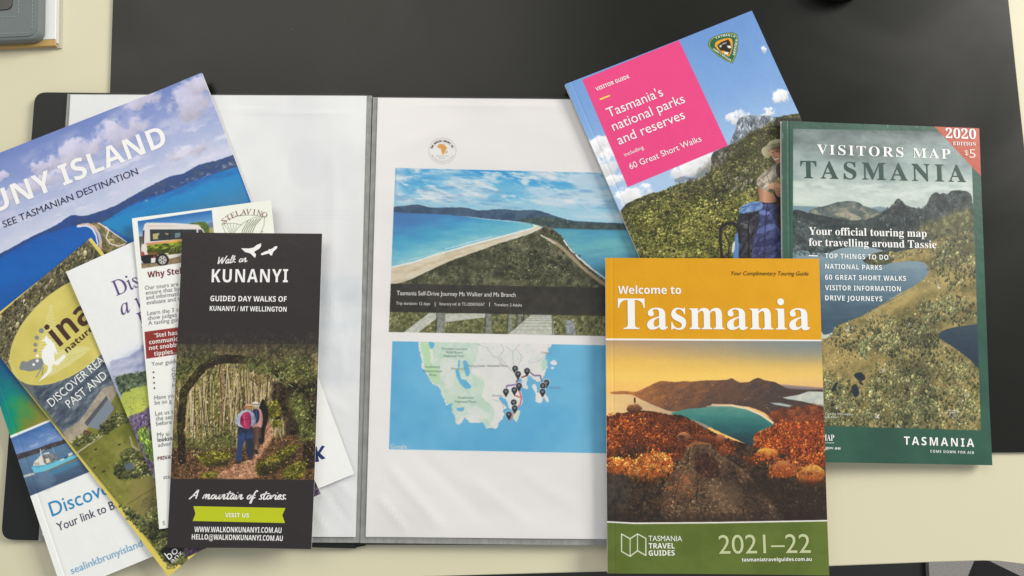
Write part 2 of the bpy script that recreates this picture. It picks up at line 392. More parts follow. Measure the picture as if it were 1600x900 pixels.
        for c in np.array_split(np.arange(len(q)), max(4, len(q) // 2500)):
            X = g[c, 0][:, None] + 0 * dx; ix = np.rint(g[c, 0])[:, None] + dx; iy = np.rint(g[c, 1])[:, None] + dy
            ex, ey = ix - g[c, 0][:, None], iy - g[c, 1][:, None]; px_ = ex * tx[0] + ey * tx[1]; py_ = ex * ty[0] + ey * ty[1]
            ca, sa = np.cos(ang[c])[:, None], np.sin(ang[c])[:, None]; u = (px_ * ca + py_ * sa) / rr[c][:, None]; v = (-px_ * sa + py_ * ca) / (rr[c][:, None] * asp)
            d = u * u + v * v; m = np.clip((1.15 - d) * 2.2, 0, 1) * a; shade = 1 - lit * (.55 * px_ + py_) / rr[c][:, None] / max(1, asp * .8)
            ok = (m > .02) & (ix >= 0) & (ix < s.nx) & (iy >= 0) & (iy < s.ny); I = (iy * s.nx + ix)[ok].astype(np.int64)
            cc = np.clip((col[c][:, None, :] * shade[:, :, None])[ok], 0, 255); mm = m[ok][:, None]; s.C[I] = s.C[I] * (1 - mm) + cc * mm
    def puff(s, cx, cy, rx, ry, seed, col=(235, 235, 240), a=.95, rot=0):
        """one cumulus: a warped soft ellipse with its own mottling"""
        (x, y), = s._pts([(cx, cy)]); rx /= s.o[2]; ry /= s.o[2]; idx = s._idx([(x - 1.6 * rx, y - 1.6 * ry), (x + 1.6 * rx, y + 1.6 * ry)], rx * .3)
        if not len(idx): return
        X, Y = s.X[idx], s.Y[idx]; c, n = math.cos(math.radians(rot)), math.sin(math.radians(rot))
        U = ((X - x) * c - (Y - y) * n) / rx; V = ((X - x) * n + (Y - y) * c) / ry
        d = 1 - (U * U + V * V) + (fbm(X, Y, min(rx, ry) * .9, 5, seed, .62) - .5) * 2.6
        sh = np.clip(.86 + .2 * fbm(X, Y, ry * .8, 4, seed + 5) - .12 * V, .7, 1.05)[:, None] * np.array(col, 'f')
        m = (sstep(0, .75, d) * a)[:, None]; s.C[idx] = s.C[idx] * (1 - m) + sh * m
    def material(s, name, rough=.33, bump=(60, .0004)):
        n = fbm(s.X, s.Y, 1.3, 2, 77) - .5; C = np.clip(s.C + n[:, None] * 5, 0, 255) / 255
        im = bpy.data.images.new(name, s.nx, s.ny); px = np.ones((s.nx * s.ny, 4), 'f'); px[:, :3] = C
        im.pixels.foreach_set(px.ravel()); im.update(); im.pack()
        m = bpy.data.materials.new(name); m.use_nodes = True; nt = m.node_tree; b = nt.nodes['Principled BSDF']
        t = nt.nodes.new('ShaderNodeTexImage'); t.image = im; t.interpolation = 'Cubic'; t.extension = 'EXTEND'
        nt.links.new(t.outputs['Color'], b.inputs['Base Color']); b.inputs['Roughness'].default_value = rough; b.inputs['Specular IOR Level'].default_value = .45
        add_bump(nt, b, nt.nodes.new('ShaderNodeTexCoord'), *bump)
        return m

M = {}
M['paper'] = mat('white_paper', (.80, .80, .78), .6, .3)
M['page_edge'] = mat('paper_edges', (.66, .64, .60), .8, .2, bump=(900, .0003, (.02, .02, 1)))
M['sheet_white'] = mat('white_sheet', (.80, .80, .79), .5, .4, bump=(28, .0015))
M['desk'] = mat('cream_laminate', (.70, .65, .46), .45, .45, bump=(500, .00003), vary=(7, .035))
M['mat'] = mat('black_desk_mat', (.007, .007, .0045), .27, .34, bump=(1500, .000003), vary=(12, .12))
M['cover'] = mat('black_plastic_cover', (.010, .010, .010), .45, .4, bump=(1200, .00004))
M['sleeve_grey'] = mat('sleeve_edges', (.20, .20, .19), .35, .5, bump=(160, .0016), vary=(180, .35))
M['white_edge'] = mat('cut_paper_edge', (.78, .77, .74), .8, .2)

def specks(m, scale, size, col, amount=.5):
    """scattered grains of dust and short fibres in a material"""
    nt = m.node_tree; b = nt.nodes['Principled BSDF']; src = b.inputs['Base Color'].links[0].from_socket
    tc = nt.nodes.new('ShaderNodeTexCoord'); v = nt.nodes.new('ShaderNodeTexVoronoi'); v.inputs['Scale'].default_value = scale; nt.links.new(tc.outputs['Object'], v.inputs['Vector'])
    sp_ = nt.nodes.new('ShaderNodeSeparateColor'); nt.links.new(v.outputs['Color'], sp_.inputs[0])
    k = nt.nodes.new('ShaderNodeMath'); k.operation = 'GREATER_THAN'; k.inputs[1].default_value = 1 - amount; nt.links.new(sp_.outputs[0], k.inputs[0])
    q = nt.nodes.new('ShaderNodeMath'); q.operation = 'MULTIPLY'; q.inputs[1].default_value = size; nt.links.new(sp_.outputs[1], q.inputs[0])
    l = nt.nodes.new('ShaderNodeMath'); l.operation = 'LESS_THAN'; nt.links.new(v.outputs['Distance'], l.inputs[0]); nt.links.new(q.outputs[0], l.inputs[1])
    mm = nt.nodes.new('ShaderNodeMath'); mm.operation = 'MULTIPLY'; nt.links.new(k.outputs[0], mm.inputs[0]); nt.links.new(l.outputs[0], mm.inputs[1])
    x = nt.nodes.new('ShaderNodeMix'); x.data_type = 'RGBA'; nt.links.new(mm.outputs[0], x.inputs[0]); nt.links.new(src, x.inputs['A']); x.inputs['B'].default_value = (*col, 1)
    nt.links.new(x.outputs['Result'], b.inputs['Base Color'])
    n = nt.nodes.new('ShaderNodeTexNoise'); n.inputs['Scale'].default_value = 9; n.inputs['Detail'].default_value = 5; n.inputs['Distortion'].default_value = 1; nt.links.new(tc.outputs['Object'], n.inputs['Vector'])
    r_ = nt.nodes.new('ShaderNodeMapRange'); r0 = b.inputs['Roughness'].default_value; r_.inputs['To Min'].default_value = r0 - .1; r_.inputs['To Max'].default_value = r0 + .14; nt.links.new(n.outputs['Fac'], r_.inputs['Value']); nt.links.new(r_.outputs[0], b.inputs['Roughness'])
specks(M['mat'], 60, .035, (.10, .10, .09), .3); specks(M['desk'], 22, .022, (.30, .27, .20), .4)
# ================================================================== THE SETTING
DESK = [(-700, 930), (300, 912), (724, 899.5), (947, 893.5), (1290, 885.4), (1451, 879), (1537, 876.3), (1564, 877.3), (1600, 881.7), (1650, 893), (1720, 925), (1800, 1000), (1900, 1000), (1900, -900), (-700, -900)]
def prism(name, P, z0, z1, m, parent=None, bev=0):
    P = [np.array(p[:2], float) for p in P]
    if sum(a[0] * b[1] - b[0] * a[1] for a, b in zip(P, P[1:] + P[:1])) < 0: P = P[::-1]
    n = len(P); c = sum(P) / n; V = [(*p, z0) for p in P]; F = [tuple(range(n - 1, -1, -1))]; lv = [(0, z1)] if not bev else [(0, z1 - bev), (bev * .3, z1 - bev * .3), (bev, z1)]
    for ins, z in lv:
        for p in P: q = p + (c - p) / np.linalg.norm(c - p) * ins; V.append((*q, z))
    for L in range(len(lv)):
        for i in range(n): j = (i + 1) % n; F.append((L * n + i, L * n + j, (L + 1) * n + j, (L + 1) * n + i))
    F.append(tuple(range(len(lv) * n, (len(lv) + 1) * n)))
    return obj(name, V, F, m, parent)
tag(prism('desk_top', [at(*p) for p in DESK], -.025, 0, M['desk'], bev=.0012), 'cream white laminate desk top with straight front edge and rounded corner', kind='structure')
m = mat('dark_floor', (.016, .015, .015), .5, .4, vary=(9, .2))
tag(prism('floor', [(-3, -3), (3, -3), (3, 3), (-3, 3)], -.76, -.74, m), kind='structure')
mr = bpy.data.materials.new('checked_weave'); mr.use_nodes = True; nt = mr.node_tree; b = nt.nodes['Principled BSDF']; b.inputs['Roughness'].default_value = .9
tc = nt.nodes.new('ShaderNodeTexCoord'); ck = nt.nodes.new('ShaderNodeTexChecker'); ck.inputs['Scale'].default_value = 12
ck.inputs['Color1'].default_value = (.30, .28, .27, 1); ck.inputs['Color2'].default_value = (.008, .008, .01, 1)
mp = nt.nodes.new('ShaderNodeMapping'); mp.inputs['Rotation'].default_value = (0, 0, .45); nt.links.new(tc.outputs['Object'], mp.inputs[0]); nt.links.new(mp.outputs[0], ck.inputs[0]); nt.links.new(ck.outputs[0], b.inputs['Base Color'])
add_bump(nt, b, tc, 500, .002)
g0, g1 = at(1452, 900, -.73), at(1750, 900, -.73)
rug = prism('checked_rug', [(g0[0], g0[1] - .5), (g1[0] + .2, g0[1] - .5), (g1[0] + .2, g0[1] + .35), (g0[0], g0[1] + .35)], -.74, -.73, mr)
tag(rug, 'black and grey checked rug on the floor below the desk corner', 'rug')

dm = prism('desk_mat', [at(193, -500, .002), at(1521, -500, .002), at(1652, 706.5, .002), at(153, 718, .002)], .0002, .0022, M['mat'], bev=.0006)
tag(dm, 'large black desk mat under the folder and the booklets', 'desk mat')

# ================================================================== PRESENTATION FOLDER
LP = Sheet([(111, 147), (571, 151), (558, 839), (66, 836)], [7.2, 7.6, 7.6, 7.2], waves=[(.97, .5, .06, -.8)])
RP = Sheet([(590, 153), (1069, 157), (1073, 842), (572, 840)], [7.8, 8, 8, 7.8], waves=[(.03, .5, .05, -.6), (.5, .02, .15, .3)])
LP.creases = ((.8, .22, 1.02, .06, 3, .35), (.86, .14, .99, .02, 2.5, -.3), (.82, .10, .92, .0, 2.5, .3), (.90, .95, .90, .35, 4, .25), (.5, .965, .98, .955, 2, .2), (.88, .6, .97, .3, 5, .3), (.84, .33, .98, .26, 3, .25))
RP.creases = ((.03, .18, .26, .0, 4, .45), (.1, .22, .42, .01, 5, -.35), (.02, .1, .14, .0, 3, .4), (.68, .25, .69, .02, 3, .3), (.3, .14, .52, .02, 4, .3), (.02, .985, .98, .98, 2, .15), (.02, .86, .3, .95, 6, .25), (.45, .16, .66, .06, 5, .25))
A = Art(LP, 1.0); A.all(tex([(0, (237, 237, 239)), (1, (245, 245, 245))], 90, 3, 5))
A.ell(482, 258, 32, 38, (224, 227, 231), a=.35, soft=10); A.ell(482, 256, 16, 20, (230, 232, 236), a=.3, soft=8)
for y in (330, 336, 342): A.line([(462, y), (545, y)], 2.2, (222, 225, 229), a=.25, soft=2.5)
A.poly([(470, 430), (565, 432), (562, 600), (470, 600)], tex([(0, (212, 220, 228)), (1, (232, 235, 238))], 22, 4, 12), soft=22, a=.5)
mLP = A.material('backs_of_printed_page', .4, (26, .0016, (1, .4, 1), 2))
A = Art(RP, 1.8); A.all(tex([(0, (240, 236, 235)), (1, (247, 243, 241))], 120, 2, 8))
def itinerary(A):
    A.frame(560, 140, 2.25)
    PH = [(130, 275), (1069, 298), (1075, 870), (107, 852)]
    sky = lambda X, Y: ramp((Y - .02 * (X - 618) - 262) / 60 + (fbm(X / 3.5, Y, 14, 5, 21) - .5) * .7, [(0, (38, 150, 214)), (.45, (96, 180, 222)), (1, (165, 210, 228))])
    A.begin(); A.poly(PH, sky)
    A.clouds([(130, 270), (1075, 290), (1075, 470), (130, 420)], 15, 31, .40, .66, (206, 222, 234), .85, 4.5, 3, 6)
    A.clouds([(130, 270), (800, 280), (760, 400), (130, 395)], 9, 37, .48, .70, (232, 234, 236), .85, 3.2, 12, 8)
    A.clouds([(130, 330), (1075, 350), (1075, 440), (130, 410)], 6, 39, .5, .7, (96, 148, 196), .45, 6, 4, 8)
    A.frame(600, 250, 3.103)
    A.poly([(44, 246), (300, 262), (500, 290), (640, 302), (720, 312), (740, 322), (720, 334), (660, 350), (560, 378), (460, 402), (330, 436), (230, 468), (140, 500), (20, 530)],
           lambda X, Y: ramp((Y - 331) / 88 - (X - 618) * .0035 * 0 + (X - 618) * .003 + (fbm(X / 4, Y, 7, 5, 41, .62) - .5) * .34, [(0, (70, 114, 178)), (.3, (68, 134, 192)), (.55, (70, 164, 204)), (.8, (112, 190, 210)), (1, (166, 212, 218))]), rough=.6)
    A.poly([(800, 322), (1000, 334), (1400, 340), (1400, 640), (1080, 590), (1000, 540), (940, 480), (880, 400), (850, 360)],
           lambda X, Y: ramp((Y - 355) / 75 + (fbm(X / 4, Y, 7, 5, 43, .62) - .5) * .5, [(0, (76, 156, 190)), (.4, (110, 184, 192)), (.7, (88, 156, 184)), (1, (76, 140, 168))]), rough=.6)
    A.frame(560, 140, 2.25)
    A.poly([(120, 414), (150, 410), (210, 404), (260, 415), (370, 414), (420, 425), (500, 420), (560, 425), (620, 423), (680, 440), (760, 462), (1075, 476), (1075, 491), (680, 486), (600, 468), (450, 454), (300, 439), (120, 430)],
           tex([(0, (52, 78, 108)), (1, (76, 102, 128))], 10, 4, 51), rough=.7, size=4)
    A.poly([(560, 458), (680, 448), (760, 466), (1075, 480), (1075, 493), (680, 487), (600, 470)], tex([(0, (50, 70, 72)), (1, (78, 96, 92))], 6, 4, 53), soft=3, rough=.6)
    # scrub-covered neck of land
    A.frame(600, 250, 3.103)
    LANDP = [(780, 322), (810, 328), (850, 362), (880, 402), (940, 470), (1020, 545), (1110, 620), (1400, 800), (1400, 900), (20, 860), (30, 600), (110, 585), (200, 545), (320, 488), (450, 443), (560, 403), (660, 373), (735, 347), (765, 330)]
    A.poly(LANDP, tex([(0, (52, 54, 38)), (.4, (78, 80, 56)), (.75, (98, 98, 70)), (1, (122, 120, 90))], 10, 6, 61), rough=.8)
    A.dabs(LANDP, 5200, 1.15, [(52, 56, 38), (70, 74, 50), (92, 94, 66), (112, 112, 82), (40, 42, 30)], seed=62, a=.8, lit=.35)
    A.dabs([(500, 520), (560, 470), (680, 430), (800, 440), (900, 490), (820, 560), (700, 600), (600, 590), (560, 520)], 260, .8, [(206, 202, 160), (188, 186, 130), (160, 160, 104)], seed=63, a=.85, feather=6, asp=.7)
    A.dabs([(480, 480), (700, 440), (860, 470), (900, 560), (640, 600), (480, 560)], 420, 1.5, [(44, 48, 32), (56, 60, 40)], seed=64, a=.8)
    A.poly([(765, 329), (748, 340), (660, 374), (560, 404), (450, 444), (320, 490), (200, 546), (110, 586), (30, 602), (20, 560), (30, 522), (140, 496), (250, 458), (340, 434), (450, 404), (560, 376), (660, 348), (722, 331), (736, 322), (722, 315), (745, 316)],
           lambda X, Y: ramp(fbm(X / 3, Y, 6, 5, 67, .65) + (X - 680) * .0014, [(.2, (206, 190, 158)), (.6, (224, 212, 188)), (.9, (232, 224, 206))]), rough=.5)
    A.line([(36, 521), (140, 497), (250, 459), (340, 434), (450, 402), (560, 375), (660, 347), (722, 331), (735, 322), (724, 315)], 7, (240, 242, 242), a=.9, rough=.7, size=4)
    A.line([(300, 432), (420, 398), (520, 372)], 4, (226, 236, 240), a=.8, rough=1, size=4); A.line([(120, 486), (210, 462), (290, 440)], 3, (214, 228, 232), a=.6, rough=1)
    A.line([(300, 452), (430, 420), (540, 388), (640, 362)], 3, (178, 162, 144), a=.55, rough=.8); A.line([(100, 555), (220, 500), (380, 455)], 5, (196, 178, 146), a=.5, rough=1, soft=3)
    A.line([(800, 385), (850, 415), (900, 460), (960, 520), (1030, 575), (1120, 640)], 16, (168, 148, 118), rough=.8, size=4); A.line([(762, 365), (790, 380), (830, 405)], 8, (212, 204, 190), rough=.8, size=3)
    A.line([(872, 390), (900, 430), (950, 480), (1010, 530), (1080, 580), (1160, 640)], 8, (226, 226, 222), rough=.7, size=4)
    A.dabs([(780, 340), (830, 350), (880, 420), (960, 470), (930, 480), (850, 410)], 70, 1.2, [(60, 62, 44), (84, 84, 60)], seed=65)
    A.dabs([(500, 280), (900, 290), (900, 315), (700, 305), (500, 292)], 60, .6, [(170, 176, 170), (130, 140, 138)], seed=66, a=.7)
    A.frame(560, 140, 2.25)
    # boardwalk and hand rails at the foot of the picture
    grass = tex([(0, (78, 84, 46)), (.5, (112, 114, 70)), (1, (150, 146, 104))], 4, 4, 71, gain=.6)
    A.poly([(109, 780), (1075, 800), (1075, 870), (107, 852)], grass, soft=3); A.dabs([(109, 780), (1075, 800), (1075, 870), (107, 852)], 900, 1.1, [(96, 100, 58), (70, 76, 44), (132, 128, 84), (160, 152, 112)], asp=1.8, seed=72, a=.7)
    pale = tex([(0, (186, 190, 176)), (1, (214, 214, 200))], 3, 3, 73)
    A.poly([(155, 856), (250, 785), (300, 786), (208, 856)], pale); A.poly([(300, 788), (455, 784), (455, 800), (300, 818)], pale)
    for x0, x1, c in ((278, 306, 120), (450, 470, 110), (528, 545, 116), (560, 572, 100), (583, 592, 100)): A.poly([(x0 - 4, 785), (x0 + 5, 785), (x0 + 1, 859), (x0 - 8, 859)], (58, 60, 44), a=.7, soft=1.5); A.poly([(x0, 785), (x1, 785), (x1 - 2, 859), (x0 - 4, 859)], tex([(0, (c, c + 4, c - 8)), (1, (c + 40, c + 42, c + 30))], 3, 3, 75))
    A.poly([(525, 862), (612, 788), (680, 788), (688, 862)], pale)
    for k in range(9): t = k / 9; y = 790 + 70 * t * t; A.line([(612 - 80 * t * t, y), (681 + 6 * t, y)], 1.6, (120, 122, 112), a=.7)
    A.line([(680, 785), (683, 862)], 4, (120, 124, 110)); A.poly([(724, 808), (756, 812), (764, 862), (732, 862)], tex([(0, (120, 126, 130)), (1, (170, 174, 172))], 3, 3, 76))
    A.poly([(115, 682), (1073, 700), (1074, 800), (113, 781)], lambda X, Y: ramp(fbm(X, Y, 12, 5, 81), [(.2, (40, 38, 34)), (.8, (66, 60, 54))]), a=.93, soft=.8)
    A.end(PH)
    # ---- map
    A.frame(0, 0, 1); A.begin(); SEA = [(613, 533), (1037, 541), (1041, 710), (607.6, 702)]
    A.poly(SEA, tex([(0, (100, 180, 222)), (1, (118, 192, 228))], 60, 3, 91))
    A.frame(640, 530, 5.296)
    LAND = [(85, 14), (90, 120), (105, 190), (95, 230), (130, 260), (160, 320), (190, 370), (240, 400), (280, 480), (310, 560), (360, 545), (350, 600), (375, 620), (390, 700), (430, 690), (450, 650), (500, 690), (580, 690), (610, 690), (640, 735), (690, 730), (720, 748), (735, 690), (780, 640), (770, 600), (798, 560), (755, 520), (745, 480), (785, 490), (805, 510), (815, 545), (850, 590), (905, 565), (932, 520), (915, 430), (880, 420), (880, 350), (905, 320), (925, 340), (950, 410), (980, 405), (965, 350), (990, 300), (1020, 330), (1060, 350), (1090, 352), (1100, 320), (1125, 255), (1140, 230), (1120, 150), (1150, 100), (1162, 60), (1175, 34)]
    A.poly(LAND, tex([(0, (228, 230, 226)), (1, (240, 236, 232))], 20, 4, 93), rough=2.4, size=3.6)
    gr = tex([(0, (196, 222, 202)), (1, (216, 230, 216))], 10, 4, 95)
    A.poly([(90, 15), (560, 22), (540, 190), (510, 280), (620, 340), (600, 470), (690, 560), (700, 640), (640, 735), (600, 680), (560, 630), (430, 640), (390, 700), (350, 560), (300, 520), (240, 380), (180, 240), (200, 100)], gr, rough=3.2, size=5, soft=1.2, a=.95)
    A.poly([(300, 150), (400, 200), (380, 300), (330, 420), (270, 330), (250, 200)], (232, 232, 226), rough=2.5, soft=3, a=.7)
    A.poly([(540, 560), (600, 590), (640, 640), (560, 680), (480, 600)], (232, 232, 226), rough=2, soft=3, a=.7)
    A.dabs([(200, 30), (560, 40), (560, 560), (660, 680), (400, 660), (250, 400)], 260, 1.6, [(236, 236, 230), (204, 226, 208), (228, 232, 226)], seed=96, a=.55, lit=0, jit=.01, mod=0); A.dabs([(560, 40), (1120, 60), (1120, 220), (800, 260), (600, 300)], 120, 1.1, [(206, 226, 212), (226, 230, 226), (196, 218, 226)], seed=97, a=.6, lit=0, jit=.01, mod=0)
    A.poly([(90, 20), (160, 25), (180, 200), (240, 260), (240, 380), (205, 370), (130, 250), (105, 120)], (196, 228, 186), rough=2, size=4)
    A.poly([(1090, 190), (1130, 160), (1140, 220), (1100, 265)], (196, 224, 202), rough=1.5, soft=2)
    for p in ([(160, 20), (205, 30), (200, 70), (175, 80)], [(440, 180), (470, 175), (490, 230), (500, 290), (470, 310), (455, 250)], [(380, 260), (400, 250), (430, 330), (470, 340), (510, 400), (460, 410), (400, 330)], [(405, 170), (415, 170), (412, 240), (402, 240)],
              [(310, 545), (365, 530), (340, 560), (360, 590), (300, 575)], [(390, 570), (450, 565), (440, 600), (395, 590)]): A.poly(p, (108, 186, 224), rough=1, size=4)
    W = (238, 234, 230)
    A.poly([(1015, 390), (1035, 365), (1052, 395), (1060, 440), (1090, 440), (1105, 420), (1150, 500), (1140, 522), (1110, 480), (1085, 530), (1040, 505), (1042, 450)], W, rough=1.8, size=3)
    A.poly([(855, 600), (915, 590), (905, 640), (885, 685), (858, 660)], (216, 230, 214), rough=1, size=4)
    A.poly([(1165, 195), (1200, 168), (1222, 205), (1185, 215)], W, rough=1, size=4); A.ell(1182, 238, 14, 10, W)
    for p in ([(640, 70), (690, 140), (760, 160), (740, 200), (830, 240)], [(760, 30), (780, 90), (730, 160), (780, 210)], [(910, 40), (850, 110), (860, 220)], [(850, 110), (800, 60)], [(990, 200), (1080, 175), (1140, 120)], [(640, 70), (560, 40)], [(760, 160), (840, 260), (900, 270)], [(690, 500), (770, 520), (780, 600)], [(500, 240), (640, 220), (760, 215)], [(900, 220), (930, 140), (880, 80)], [(1150, 40), (1140, 120)]):
        A.line(p, 4, (196, 190, 194), rough=.9, size=4)
    for p, c in (([(800, 410), (805, 385), (880, 375), (900, 340)], (140, 110, 170)), ([(930, 315), (970, 300)], (150, 80, 90)), ([(1000, 275), (1030, 300), (1080, 300), (1095, 350)], (134, 116, 150)), ([(890, 360), (893, 335)], (200, 90, 100)), ([(905, 410), (925, 490), (915, 540), (895, 560)], (212, 112, 120)), ([(870, 465), (915, 480)], (212, 112, 120)), ([(860, 610), (845, 650), (822, 668)], (206, 120, 120))): A.line(p, 13, c, a=.9)
    for x, y in ((873, 243), (972, 262), (1133, 358), (1103, 385), (897, 288), (867, 420), (905, 385), (797, 433), (862, 522), (1100, 435), (870, 570), (822, 622)):
        A.ell(x, y - 2, 29, 29, (226, 228, 232), a=.8)
        A.ell(x, y, 24, 24, (44, 44, 50)); A.poly([(x - 20, y + 12), (x + 20, y + 12), (x + 3, y + 44), (x - 3, y + 44)], (44, 44, 50)); A.ell(x, y - 2, 11, 10, (196, 198, 202), a=.75); A.line([(x - 5, y - 2), (x + 5, y - 2)], 5, (60, 60, 66))
    A.frame(0, 0, 1); A.end(SEA); A.frame(640, 190, 11.25)
    for k in range(60):
        a0, a1 = k * 6, k * 6 + 6; r = lambda a: (578 + 240 * math.cos(math.radians(a)), 515 + 222 * math.sin(math.radians(a)))
        A.line([r(a0), r(a1)], 7, (188, 186, 188), a=.9)
    A.poly([(488, 440), (500, 410), (545, 392), (610, 402), (640, 440), (662, 460), (640, 500), (622, 555), (590, 578), (566, 565), (556, 500), (545, 470), (505, 470)], (224, 164, 78))
    A.line([(645, 555), (662, 525)], 10, (120, 100, 80)); A.line([(470, 605), (690, 605)], 9, (150, 148, 148), a=.7); A.line([(510, 642), (625, 642)], 9, (150, 148, 148), a=.7)
itinerary(A); mRP = A.material('printed_itinerary_page', .4, (24, .0016, (.5, 1, 1), 2))

fz = LP.z0
F0 = root('presentation_folder', (0, 0, 0), 0, 'open black presentation folder with clear sleeves, a printed itinerary on its right page', 'folder')
def cover_outline(P, r=.004):
    """rounded quad from four world corners"""
    P = [np.array(p[:2], float) for p in P]; out = []
    for i in range(4):
        p, a, b = P[i], P[i - 1], P[(i + 1) % 4]; u = (a - p) / np.linalg.norm(a - p); v = (b - p) / np.linalg.norm(b - p)
        rr = r[i] if isinstance(r, (list, tuple)) else r
        if rr == 0: out.append(p); continue
        for k in range(7):
            t = k / 6; out.append((1 - t) ** 2 * (p + u * rr) + 2 * t * (1 - t) * p + t * t * (p + v * rr))
    return out
prism('left_cover', cover_outline([at(55, 144, .004), at(571, 149.5, .004), at(556, 857, .004), at(2, 843, .004)], [.008, 0, 0, .008]), .0024, .0042, M['cover'], F0, bev=.0004)
prism('right_cover', cover_outline([at(589, 149, .004), at(1112, 152, .004), at(1122, 851, .004), at(572, 851, .004)], [0, .008, .008, 0]), .0024, .0042, M['cover'], F0, bev=.0004)
prism('spine', [at(571.3, 149, .003), at(588.7, 149, .003), at(571.7, 852, .003), at(556.3, 855, .003)], .0024, .0034, M['cover'], F0)
def sheet_pts(s, l, r, t, b):
    return [(*(s.c + s.d * x + s.n * y), 0) for x, y in ((-s.w / 2 - l, s.h / 2 + t), (s.w / 2 + r, s.h / 2 + t), (s.w / 2 + r, -s.h / 2 - b), (-s.w / 2 - l, -s.h / 2 - b))]
def part_root(name, s, parent, z_root):
    """turns an object made in sheet coordinates to its heading"""
    o = parent; return o
def place(o, s, z): o.location = (float(s.c[0]), float(s.c[1]), z); o.rotation_euler = (0, 0, s.ang); return o
class P0(dict): pass
gs = mat('clear_sleeve_layers', (.30, .30, .29), .3, .5, bump=(220, .0012, (1, .3, 1)), vary=(140, .3))
for s, nm, l, r, k in ((LP, 'left', .0022, .0035, 5), (RP, 'right', .0035, .002, 6)):
    for i in range(k):                                        # the welded sleeves of the book, one above the other
        j = .0004 * (i % 3)
        z1 = s.z0 - .0006 - .0005 * (k - 1 - i)
        prism('clear_sleeve', sheet_pts(s, l + j * (nm == 'left'), r + j * (nm == 'right'), .0006, .0036 + j * .6), z1 - .0004, z1, gs, F0)
    e = place(slab(nm + '_page', s, s.z0, mLP if nm == 'left' else mRP, None, 90, 120, .00025, side=M['white_edge']), s, s.z0); e.parent = F0; e.name = 'printed_page' if nm == 'right' else 'blank_page'
    e['z_root'] = s.z0
    tag(e, 'white page printed with a beach photograph, a dark title band and a map' if nm == 'right' else 'white page with faint print showing through from behind')
    if nm == 'right': PAGE = e
# thin see-through film in front of each page
film = bpy.data.materials.new('clear_film'); film.use_nodes = True; nt = film.node_tree; nt.nodes.clear()
out = nt.nodes.new('ShaderNodeOutputMaterial'); mx = nt.nodes.new('ShaderNodeMixShader'); tr = nt.nodes.new('ShaderNodeBsdfTransparent'); gl = nt.nodes.new('ShaderNodeBsdfGlossy')
gl.inputs['Roughness'].default_value = .28; tr.inputs[0].default_value = (.998, .998, .998, 1); fr = nt.nodes.new('ShaderNodeFresnel'); fr.inputs[0].default_value = 1.35
tc = nt.nodes.new('ShaderNodeTexCoord'); nz = nt.nodes.new('ShaderNodeTexNoise'); nz.inputs['Scale'].default_value = 18; nz.inputs['Detail'].default_value = 3; nz.inputs['Distortion'].default_value = 1.2
mpp = nt.nodes.new('ShaderNodeMapping'); mpp.inputs['Rotation'].default_value = (0, 0, .7); mpp.inputs['Scale'].default_value = (1, .35, 1); nt.links.new(tc.outputs['Object'], mpp.inputs[0]); nt.links.new(mpp.outputs[0], nz.inputs['Vector'])
bu = nt.nodes.new('ShaderNodeBump'); bu.inputs['Distance'].default_value = .0012; bu.inputs['Strength'].default_value = 1
nt.links.new(nz.outputs['Fac'], bu.inputs['Height']); nt.links.new(bu.outputs[0], gl.inputs['Normal']); nt.links.new(bu.outputs[0], fr.inputs['Normal'])
ml = nt.nodes.new('ShaderNodeMath'); ml.operation = 'MULTIPLY'; ml.inputs[1].default_value = .28; nt.links.new(fr.outputs[0], ml.inputs[0]); nt.links.new(ml.outputs[0], mx.inputs[0]); nt.links.new(tr.outputs[0], mx.inputs[1]); nt.links.new(gl.outputs[0], mx.inputs[2]); nt.links.new(mx.outputs[0], out.inputs[0])
for s in (LP, RP):
    e = slab('clear_film', s, s.z0 - .0006, film, None, 60, 80, .00006, inset=-.0012); place(e, s, s.z0); e.parent = F0
PR = PAGE
text(RP, PR, 'Tasmania Self-Drive Journey Ms Walker and Ms Branch', 'P', (620, 461), (805.5, 464), 6.6, (240, 238, 236), 'title_lettering')
text(RP, PR, 'Trip duration: 12 days', 'P', (619, 476), (672, 476.8), 4.6, (232, 230, 228), 'detail_lettering', 2)
text(RP, PR, 'Itinerary ref. #: TC-DDR7ASA7', 'P', (687, 477), (757, 478), 4.6, (232, 230, 228), 'detail_lettering', 2)
text(RP, PR, 'Travelers: 2 Adults', 'P', (772, 478.2), (815.5, 479), 4.6, (232, 230, 228), 'detail_lettering', 2)
for x in (679.5, 764.5): patch(RP, PR, [(x, 472), (x + .8, 472), (x + .8, 479), (x, 479)], (220, 220, 220), 'divider')
text(RP, PR, 'Google', 'P', (610, 700.5), (636, 701), 6.6, (236, 244, 250), 'map_lettering')
for s_, x0, y, x1 in (('Franklin-Gordon', 691, 546.5, 730), ('Wild Rivers', 697, 552, 723), ('National Park', 694, 557.5, 726), ('Southwest', 715, 622.5, 740), ('National Park', 711, 629, 744), ('Southwest', 664, 574.5, 688), ('Conservation', 661, 581, 691), ('Area', 671, 587, 682)):
    text(RP, PR, s_, 'P', (x0, y), (x1, y + .4), 3.8, (132, 168, 150), 'map_lettering', 2)
for s_, x0, y, x1 in (('Mount Field', 731, 572.5, 757), ('National Park', 762, 572.7, 793), ('Strathgordon', 705, 577, 728), ('Geeveston', 769, 619, 785), ('Triabunna', 845, 552, 860), ('Port Arthur', 859, 606.5, 876)):
    text(RP, PR, s_, 'P', (x0, y), (x1, y + .3), 2.8, (150, 148, 152), 'map_lettering', 2)
arc_text(RP, PR, 'THE AFRICA SAFARI CO.', 'B', (691.4, 236), 15.8, 163, 17, 3.1, (70, 66, 68), 'logo_lettering', ry=14.2)
